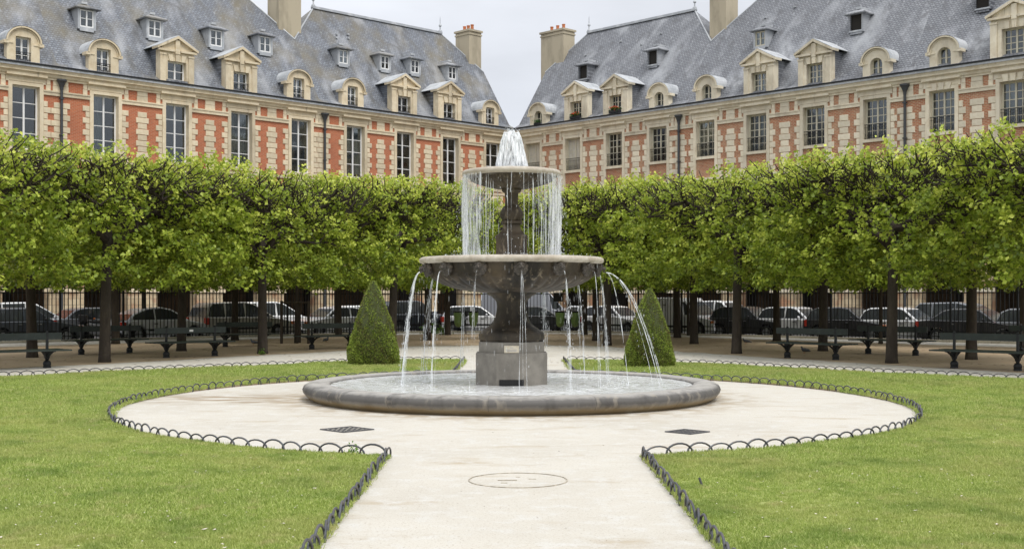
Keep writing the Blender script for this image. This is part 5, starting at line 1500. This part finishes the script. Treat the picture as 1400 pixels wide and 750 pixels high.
# body types: length, width, belt, roof; lower outline top (x from rear 0 to nose 1), greenhouse polygon
TYPES = {
 'hatch':  dict(L=3.95, W=1.68, wb=(.17, .815), lower=[(0, .35), (0, .62), (.012, .92), (.60, .93), (.70, .90), (.93, .76), (.985, .66), (1, .45), (1, .30)], green=[(.015, .90), (.06, 1.30), (.14, 1.43), (.42, 1.46), (.52, 1.40), (.70, .90)]),
 'coupe':  dict(L=4.1, W=1.75, wb=(.18, .81), lower=[(0, .38), (.0, .62), (.02, .86), (.12, .90), (.62, .93), (.78, .86), (.93, .74), (.985, .62), (1, .42), (1, .3)], green=[(.06, .88), (.14, 1.18), (.28, 1.40), (.45, 1.46), (.57, 1.36), (.76, .88)]),
 'saloon': dict(L=4.5, W=1.75, wb=(.2, .80), lower=[(0, .36), (0, .66), (.01, .92), (.14, .96), (.66, .93), (.72, .90), (.94, .76), (.985, .66), (1, .42), (1, .28)], green=[(.12, .94), (.24, 1.34), (.33, 1.42), (.50, 1.43), (.58, 1.36), (.73, .90)]),
 'mpv':    dict(L=4.6, W=1.82, wb=(.18, .80), lower=[(0, .38), (0, .7), (.01, 1.0), (.66, .98), (.76, .95), (.93, .82), (.985, .70), (1, .45), (1, .3)], green=[(.01, .98), (.045, 1.45), (.09, 1.63), (.45, 1.67), (.55, 1.58), (.78, .95)]),
 'suv':    dict(L=4.5, W=1.85, wb=(.18, .80), lower=[(0, .45), (0, .75), (.01, 1.05), (.62, 1.05), (.70, 1.04), (.93, .97), (.985, .85), (1, .5), (1, .38)], green=[(.01, 1.03), (.04, 1.50), (.09, 1.68), (.45, 1.72), (.54, 1.66), (.69, 1.03)]),
 'van':    dict(L=4.7, W=1.85, wb=(.2, .80), lower=[(0, .38), (0, .8), (.005, 1.75), (.06, 1.85), (.50, 1.87), (.56, 1.82), (.62, 1.05), (.70, 1.02), (.94, .86), (.985, .72), (1, .45), (1, .3)], green=[(.52, 1.03), (.525, 1.70), (.60, 1.72), (.79, .97)]),
 'bigvan': dict(L=5.2, W=1.95, wb=(.2, .82), lower=[(0, .38), (0, .8), (.005, 2.1), (.05, 2.28), (.62, 2.3), (.70, 2.2), (.74, 1.25), (.80, 1.2), (.95, 1.0), (.99, .85), (1, .45), (1, .3)], green=[(.66, 1.2), (.665, 2.1), (.72, 2.12), (.88, 1.15)]),
 'old':    dict(L=3.7, W=1.55, wb=(.2, .80), lower=[(0, .36), (0, .55), (.05, .84), (.2, .93), (.60, .92), (.68, .90), (.93, .80), (.98, .66), (1, .42), (1, .3)], green=[(.12, .9), (.20, 1.32), (.28, 1.42), (.54, 1.44), (.60, 1.38), (.67, .9)]),
}
def car_meshes(ty, pc):
    d = TYPES[ty]; L_, W, wb = d['L'], d['W'], d['wb']; wr = .31 if ty not in ('suv', 'bigvan', 'van') else .34
    X = lambda f: (f-.5)*L_
    low = [(X(a), z) for a, z in d['lower']]
    # underside with wheel arches, from nose back to the tail
    bot = []
    for w in (wb[1], wb[0]):
        cx_ = X(w); ra = wr+.055
        a0 = math.asin((.22-wr)/ra) if abs((.22-wr)/ra) < 1 else -.3
        for k in range(11):
            t = a0 + (pi-2*a0)*k/10; bot.append((cx_+ra*cos(t), wr+ra*sin(t)))
    outline = low + [(X(1)-.05, .22)] + bot + [(X(0)+.05, .24)]
    me_b = MB(); me_b.prism(outline, -W/2, W/2)
    gp = [(X(a), z) for a, z in d['green']]; gz0 = min(z for _, z in gp); gz1 = max(z for _, z in gp)
    inset = lambda z: (W/2-.05) - (z-gz0)/(gz1-gz0)*.19
    n = len(gp); gv = [(x, -inset(z), z) for x, z in gp] + [(x, inset(z), z) for x, z in gp]
    gf = [tuple(range(n)), tuple(range(2*n-1, n-1, -1))] + [(i, i+n, (i+1) % n+n, (i+1) % n) for i in range(n)]
    gh = MB().add(gv, gf)
    # glazing panels laid 8 mm proud
    gl = []
    cen = (sum(p[0] for p in gp)/n, sum(p[1] for p in gp)/n)
    def side_panel(xa, xb, s):
        """clip greenhouse between xa and xb, shrunk"""
        m_ = .055; pts = []
        zt_ = lambda x: np.interp(x, [p[0] for p in gp], [p[1] for p in gp])
        xs = [xa+(xb-xa)*k/8 for k in range(9)]
        topz = [(x, min(zt_(x)-m_, zt_(x-m_)-.03, zt_(x+m_)-.03)) for x in xs]
        zb_ = gz0+.05
        topz = [(x, z) for x, z in topz if z > zb_+.02]
        if len(topz) < 2: return None
        poly = [(topz[0][0], zb_)] + topz + [(topz[-1][0], zb_)]
        return [(x, s*(inset(z)+.008), z) for x, z in (poly if s < 0 else poly[::-1])]
    x0, x1 = gp[0][0]+.07, gp[-1][0]-.14
    if ty in ('van', 'bigvan'): cuts = [(x0+.02, x1)]
    elif ty in ('coupe',): cuts = [(x0+.05, X(.36)), (X(.375), x1)]
    elif ty in ('mpv', 'suv'): cuts = [(x0+.03, X(.21)), (X(.23), X(.43)), (X(.45), x1)]
    else: cuts = [(x0+.04, X(.38)), (X(.40), x1)]
    for a, c in cuts:
        for s in (-1, 1):
            p = side_panel(a, c, s)
            if p: gl.append(('side_window', p))
    def cross(i, j):
        (xa, za), (xb, zb_) = gp[i], gp[j]; q = .08; P = []
        dx, dz = xb-xa, zb_-za; ln = math.hypot(dx, dz); nx, nz_ = -dz/ln, dx/ln
        if (nx*((xa+xb)/2-cen[0]) + nz_*((za+zb_)/2-cen[1])) < 0: nx, nz_ = -nx, -nz_
        for t in (q, 1-q):
            x, z = xa+dx*t, za+dz*t; w = inset(z)-.07; P.append((x+nx*.008, -w, z+nz_*.008)); P.append((x+nx*.008, w, z+nz_*.008))
        return [P[0], P[1], P[3], P[2]]
    gl.append(('windscreen', cross(n-2, n-1)))
    if ty not in ('van', 'bigvan'): gl.append(('rear_window', cross(0, 1) if ty in ('hatch', 'mpv', 'suv', 'old') else cross(0, 1)))
    return me_b, gh, gl, X, wr
def car(x, y, rz, ty, color, lb, cls='car', z=-.115):
    d = TYPES[ty]; pm = paint(color)
    r_ = empty('parked_car' if cls != 'van' else 'parked_van', (x, y, z), rz)
    key = ('car', ty)
    if key not in _cache: _cache[key] = car_meshes(ty, None)
    body, gh, gl, X, wr = _cache[key]
    L_, W = d['L'], d['W']
    o = bevel(body.build('body', pm, r_), .07, 3, 28); auto_smooth(o, 50)
    o = bevel(gh.build('roof', pm, r_), .05, 3, 25); auto_smooth(o, 50)
    for nm, P in gl:
        b = MB().add(P, [tuple(range(len(P)))]); b.build(nm, CGLASS, r_)
    def wheel_t():
        b = MB().lathe([(wr*.62, -.09), (wr*.9, -.1), (wr, -.07), (wr, .07), (wr*.9, .1), (wr*.62, .09)], 24); b.xf(Matrix.Rotation(pi/2, 4, 'X')); return b.mesh('wheel', TYRE, True)
    def wheel_r():
        b = MB().lathe([(.001, .06), (.05, .075), (.06, .05)], 12)
        b.lathe([(wr*.66, -.08), (wr*.64, .085), (wr*.58, .085), (wr*.56, .03), (.001, .02)], 24)
        for k in range(6):
            t = 2*pi*k/6; c, s = cos(t), sin(t)
            pts = [(c*.04-s*.03, s*.04+c*.03), (c*.04+s*.03, s*.04-c*.03), (c*wr*.6+s*.02, s*wr*.6-c*.02), (c*wr*.6-s*.02, s*wr*.6+c*.02)]
            b.add([(p[0], p[1], .06) for p in pts]+[(p[0], p[1], .03) for p in pts], [(0, 3, 2, 1), (0, 1, 5, 4), (1, 2, 6, 5), (2, 3, 7, 6), (3, 0, 4, 7)])
        b.xf(Matrix.Rotation(pi/2, 4, 'X')); return b.mesh('rim', RIM)
    for f in d['wb']:
        for s in (-1, 1):
            w = link('wheel', cached(('wt', wr), wheel_t), r_, (X(f), s*(W/2-.11), wr), (0, 0, 0 if s < 0 else pi))
            link('rim', cached(('wr', wr), wheel_r), w)
        MB().box(X(f)-.34, X(f)+.34, -W/2+.22, W/2-.22, .2, .68).build('wheel_well', CPL, r_)
    nose_z = d['lower'][-3][1]; tz = d['lower'][2][1]
    for s in (-1, 1):
        MB().box(X(1)-.20, X(1)-.0, min(s*(W/2-.45), s*(W/2-.06)), max(s*(W/2-.45), s*(W/2-.06)), nose_z-.06, nose_z+.09).build('headlight', HEAD, r_)
        MB().box(X(1)-.22, X(1)-.06, min(s*(W/2-.06), s*(W/2+.008)), max(s*(W/2-.06), s*(W/2+.008)), nose_z-.05, nose_z+.06).build('indicator', ORNG, r_)
        MB().box(X(0)-.012, X(0)+.16, min(s*(W/2-.2), s*(W/2+.008)), max(s*(W/2-.2), s*(W/2+.008)), min(.68, tz-.3), min(tz-.02, 1.0)).build('tail_light', TAIL, r_)
        xm = [X(a) for a, z_ in d['green']][-1]-.42
        o = MB().ball((xm, s*(W/2+.06), d['green'][-1][1]+.09), .09, 8, 6, .7, 1, .75).build('wing_mirror', pm if color[0] > .1 else CPL, r_)
        dh = MB()
        for fx in ((.42, .62) if ty not in ('coupe', 'van', 'bigvan') else (.45,)): dh.box(X(fx)-.42, X(fx)-.26, min(s*(W/2), s*(W/2+.025)), max(s*(W/2), s*(W/2+.025)), .86*tz, .86*tz+.03)
        dh.build('door_handle', CPL if color[0] > .1 else RIM, r_)
    sm_ = MB()   # door shut lines and sill trim as thin dark strips
    for s in (-1, 1):
        for fx in ((.40, .645) if ty not in ('coupe',) else (.38, .66)): sm_.box(X(fx)-.006, X(fx)+.006, min(s*(W/2-.01), s*(W/2+.002)), max(s*(W/2-.01), s*(W/2+.002)), .32, tz-.03)
        sm_.box(X(d['wb'][0])+.42, X(d['wb'][1])-.42, min(s*(W/2-.02), s*(W/2+.012)), max(s*(W/2-.02), s*(W/2+.012)), .45, .51)
    sm_.build('door_trim', CPL, r_)
    MB().box(X(0)-.015, X(0)+.02, -.26, .26, .45, .56).box(X(1)-.02, X(1)+.012, -.26, .26, .40, .50).build('number_plate', PLATE, r_)
    MB().box(X(1)-.03, X(1)+.004, -.45, .45, .52, .62).box(X(1)-.04, X(1)+.006, -W/2+.1, W/2-.1, .26, .36).box(X(0)-.006, X(0)+.03, -W/2+.1, W/2-.1, .28, .40).build('bumper_trim', CPL, r_)
    tag(r_, lb, 'van' if cls == 'van' else 'car', 'cars parked behind the railing')
def car_at(side, px, off, ty, color, lb, nose=1, cls='car', dyaw=0):
    """px: picture column of the car's middle, off: metres beyond the railing; nose=1 points to picture right"""
    u = UL if side == 'L' else UR; n = (-.6947, .7193) if side == 'L' else (.7193, .6947)
    t = (px-701)/1657
    # point on the line fence + off*n
    bx, by = n[0]*off, FZ+n[1]*off
    a = (t*by-bx)/(u[0]-t*u[1])
    rz = atan2(-u[1], -u[0]) if side == 'L' else atan2(u[1], u[0])
    if nose < 0: rz += pi
    car(bx+u[0]*a, by+u[1]*a, rz+dyaw, ty, color, lb, cls)
SIL, WHT, BLK, GRY, DGR, BGE = (.70, .71, .73), (.86, .87, .88), (.022, .022, .025), (.17, .18, .20), (.05, .06, .075), (.42, .40, .35)
car_at('L', 38, 1.5, 'hatch', DGR, 'dark blue grey hatchback at the left edge with a red tail light')
car_at('L', 35, 4.6, 'mpv', SIL, 'silver car roof showing behind the dark hatchback at the far left')
car_at('L', 130, 4.4, 'saloon', GRY, 'grey car half hidden behind the thick pale left trunk')
car_at('L', 216, 1.5, 'coupe', SIL, 'rounded silver coupe with arched side windows')
car_at('L', 330, 1.5, 'mpv', BGE, 'beige people carrier with tall windows left of the stake guard')
car_at('L', 372, 4.8, 'mpv', WHT, 'white people carrier behind the beige one')
car_at('L', 455, 1.5, 'saloon', WHT, 'white saloon facing left behind the bench by the yew cone', -1)
car_at('L', 495, 4.6, 'hatch', WHT, 'white hatchback mostly hidden by the left yew cone')
car_at('L', 562, 1.5, 'suv', DGR, 'dark off-roader right of the left yew cone')
car(-1.7, 62.9, 0, 'hatch', SIL, 'silver hatchback seen left of the fountain stem')
car(1.3, 63.2, 0, 'saloon', BLK, 'black low car seen right of the fountain stem')
car(.9, 66.6, 0, 'bigvan', (.27, .28, .31), 'tall grey van behind the fountain stem', 'van')
car_at('R', 793, 1.7, 'old', (.55, .57, .6), 'small old rounded pale grey car right of the green bags', -1)
car_at('R', 846, 1.5, 'hatch', WHT, 'small white hatchback left of the right yew cone')
car_at('R', 938, 1.5, 'van', WHT, 'white van facing right beside the right yew cone', 1, 'van')
car_at('R', 995, 4.7, 'suv', WHT, 'white estate with dark windows behind the white van')
car_at('R', 1030, 1.5, 'hatch', BLK, 'black car right of the brown trunk beside the white van')
car_at('R', 1097, 1.6, 'hatch', SIL, 'small silver hatchback behind the bench left of the thick trunk')
car_at('R', 1168, 1.5, 'hatch', BLK, 'black tall hatchback left of the thick brown trunk on the right')
car_at('R', 1243, 1.6, 'hatch', SIL, 'small silver car right of the thick brown trunk')
car_at('R', 1325, 4.6, 'mpv', GRY, 'grey people carrier behind the black saloon at the right')
car_at('R', 1338, 1.5, 'saloon', BLK, 'black saloon at the right edge with bright window trim')
car_at('R', 1440, 1.5, 'hatch', GRY, 'grey hatchback beyond the right edge of the picture')

# ------------------------------------------------------------------ motor scooters
def scooter(x, y, rz, lb, c=(.02, .02, .022)):
    r_ = empty('motor_scooter', (x, y, -.115), rz); pm = paint(c)
    b = MB().prism([(-.75, .45), (-.78, .75), (-.55, .82), (-.1, .74), (-.05, .35), (.35, .28), (.42, .55), (.5, .95), (.6, .95), (.62, .5), (.5, .22), (-.1, .2), (-.4, .3)], -.17, .17)
    bevel(b.build('body', pm, r_), .04, 2)
    bevel(MB().box(-.72, -.08, -.15, .15, .80, .90).build('seat', CPL, r_), .03, 2)
    MB().tube([(.52, 0, .95), (.46, 0, 1.08)], .03, 6).tube([(.40, -.32, 1.12), (.46, 0, 1.08), (.40, .32, 1.12)], .018, 6).build('handlebar', CPL, r_)
    bevel(MB().prism([(.56, .85), (.72, .95), (.60, 1.35), (.55, 1.35)], -.18, .18).build('windshield', CGLASS, r_), .01, 1)
    MB().ball((.63, 0, .88), .075, 8, 6).build('headlight', HEAD, r_)
    for s in (-1, 1): MB().ball((.5, s*.24, .98), .045, 8, 6).build('indicator', ORNG, r_)
    for xx in (-.58, .62):
        w = MB().lathe([(.15, -.05), (.24, -.06), (.27, 0), (.24, .06), (.15, .05)], 18).xf(Matrix.Translation((xx, 0, .27)) @ Matrix.Rotation(pi/2, 4, 'X')).build('wheel', TYRE, r_, smooth=True)
    bevel(MB().box(-.95, -.65, -.16, .16, .88, 1.15).build('top_box', CPL, r_), .03, 2)
    tag(r_, lb, 'scooter', 'scooters parked by the railing')
def on_side(side, px, off):
    u = UL if side == 'L' else UR; n = (-.6947, .7193) if side == 'L' else (.7193, .6947)
    t = (px-701)/1657; bx, by = n[0]*off, FZ+n[1]*off; a = (t*by-bx)/(u[0]-t*u[1]); return bx+u[0]*a, by+u[1]*a
x, y = on_side('L', 118, 1.6); scooter(x, y, radians(100), 'black scooter with orange indicators between the dark hatchback and the silver coupe')
x, y = on_side('L', 140, 1.5); scooter(x, y, radians(20), 'second scooter just left of the silver coupe', (.3, .3, .32))
x, y = on_side('L', 352, .9-1.9); 
x, y = on_side('L', 606, 2.2); scooter(x, y, radians(60), 'black scooter left of the fountain foot')
scooter(-2.9, 62.2, radians(120), 'dark scooter behind the green bin bags left of the fountain', (.05, .05, .06))

# ------------------------------------------------------------------ bin bag holders
BAG = mat('green_plastic_bag', (.16, .27, .08), .35, noise=[(5, (.24, .36, .13), .45, .7, (1, 1, .4))], bump=(8, .8, .05))
def bag_stand(x, y, rz, lb):
    r_ = empty('bin_bag_stand', (x, y, 0), rz)
    MB().tube([(0, 0, 0), (0, 0, 1.12)], .03, 6).box(-.62, .62, -.02, .02, 1.06, 1.1).build('stand', IRON, r_)
    for s in (-1, 1):
        ring = MB(); ring.tube([(s*.36+.22*cos(2*pi*k/16), .22*sin(2*pi*k/16), 1.05) for k in range(17)], .014, 5); ring.build('ring', IRON, r_)
        q = random.Random(s*5+int(x*10))
        b = MB().lathe([(.215, 1.04), (.225, .95), (.21, .8), (.20, .65), (.17, .5), (.12, .38), (.03, .34)], 22, lambda t, i: 1+.09*sin(5*t+i*.9+s)+.05*sin(9*t-i))
        b.xf(Matrix.Translation((s*.36, 0, 0)) @ Matrix.Shear('XY', 4, (s*.18 if s > 0 else 0, 0)) if False else Matrix.Translation((s*.36, 0, 0)))
        b.build('bin_bag', BAG, r_, smooth=True)
        MB().lathe([(.235, 1.08), (.235, 1.1), (.001, 1.12)], 16, cx=s*.36).build('lid', IRON, r_)
    tag(r_, lb, 'bin bag stand', 'stands holding green bin bags')
bag_stand((637-701)/1657*58, 58.0, 0, 'stand with two translucent green bin bags left of the fountain foot')
bag_stand((776-701)/1657*58, 58.0, 0, 'stand with two translucent green bin bags right of the fountain foot')
# notice board on the railing
r_ = empty('notice_board', ((763-701)/1657*60.45, 60.45, 0)); bevel(MB().box(-.24, .24, -.03, .02, 1.55, 2.0).build('board', BLACK, r_), .01); MB().box(-.03, .03, .02, .05, 1.2, 2.0).build('bracket', IRON, r_)
tag(r_, 'small square black notice board fixed to the railing right of the fountain stem', 'notice board')

# ------------------------------------------------------------------ pigeons, sprouts, weeds, peg
PIG = mat('pigeon_grey', (.075, .08, .09), .7, noise=[(15, (.16, .17, .19), .5, .7)])
def pigeon(px, py, rz, lb):
    z = 2817/(py-408); x = (px-701)/1657*z
    r_ = empty('pigeon', (x, z, 0), rz)
    b = MB()
    # body as one swept surface from tail to beak
    path = [(-.21, 0, .075), (-.15, 0, .085), (-.09, 0, .10), (-.02, 0, .115), (.05, 0, .125), (.085, 0, .155), (.095, 0, .19), (.11, 0, .205), (.135, 0, .203), (.15, 0, .198)]
    rs = [.018, .024, .045, .062, .058, .038, .026, .026, .012, .003]
    b.tube(path, rs, 10); b.build('body', PIG, r_, smooth=True)
    for s in (-1, 1):
        MB().ball((-.05, s*.052, .115), .05, 10, 6, 1.9, .35, .75).build('wing', PIG, r_, smooth=True)
        MB().tube([(.0, s*.025, .07), (.005, s*.025, .01), (.03, s*.03, .004)], .005, 5).build('leg', TERRA, r_)
    tag(r_, lb, 'pigeon', 'pigeons on the soil under the trees')
pigeon(347, 471.5, radians(170), 'dark pigeon walking left of the trunk with the green sprout')
pigeon(446, 468, radians(60), 'dark pigeon under the bench by the left yew cone')
pigeon(1020, 470, radians(160), 'grey pigeon just right of the brown trunk beside the white van')
pigeon(1100, 483, radians(200), 'pale pigeon near the foot of the bench on the right')
WEED = leaf_mat('weed_leaf', (.06, .13, .02), (.12, .24, .03), (.22, .36, .06))
def weed(px, py, n, rad, size, lb, seed, z=0.0, sq=1.2):
    d = 2817/(py-408); x = (px-701)/1657*d
    v, f, t = clump_leaves(n, rad, size, seed, sq); v[:, 2] = np.abs(v[:, 2])
    r_ = empty('weed', (x, d, z)); link('leaves', np_mesh('leaves', v, f, 4, WEED, t), r_)
    b = MB()
    for k in range(5): a = k*1.3; b.tube([(0, 0, 0), (rad*.5*cos(a), rad*.5*sin(a), rad*1.2)], .004, 4)
    b.build('stems', WEED, r_); tag(r_, lb, 'weed', 'small wild plants')
weed(357.5, 484.5, 60, .06, .035, 'green sprout at the foot of the linden left of the yew cone', 1)
weed(588, 456, 140, .22, .07, 'leafy weed by the railing behind the left water jets', 2)
weed(604, 457.5, 90, .16, .06, 'smaller leafy weed by the railing next to the fountain', 3)
weed(482, 620, 45, .045, .02, 'small weed growing among the hoops near the front left lawn corner', 4)
# iron peg in the right lawn
MBp = MB().tube([(0, 0, 0), (-.03, .02, .09)], .012, 6); o = MBp.build('iron_peg', GR, None, ((961-701)/1657*10.9, 10.9, 0)); tag(o, 'short leaning iron peg in the right lawn near the path', 'peg')
print('objects', len(bpy.data.objects))
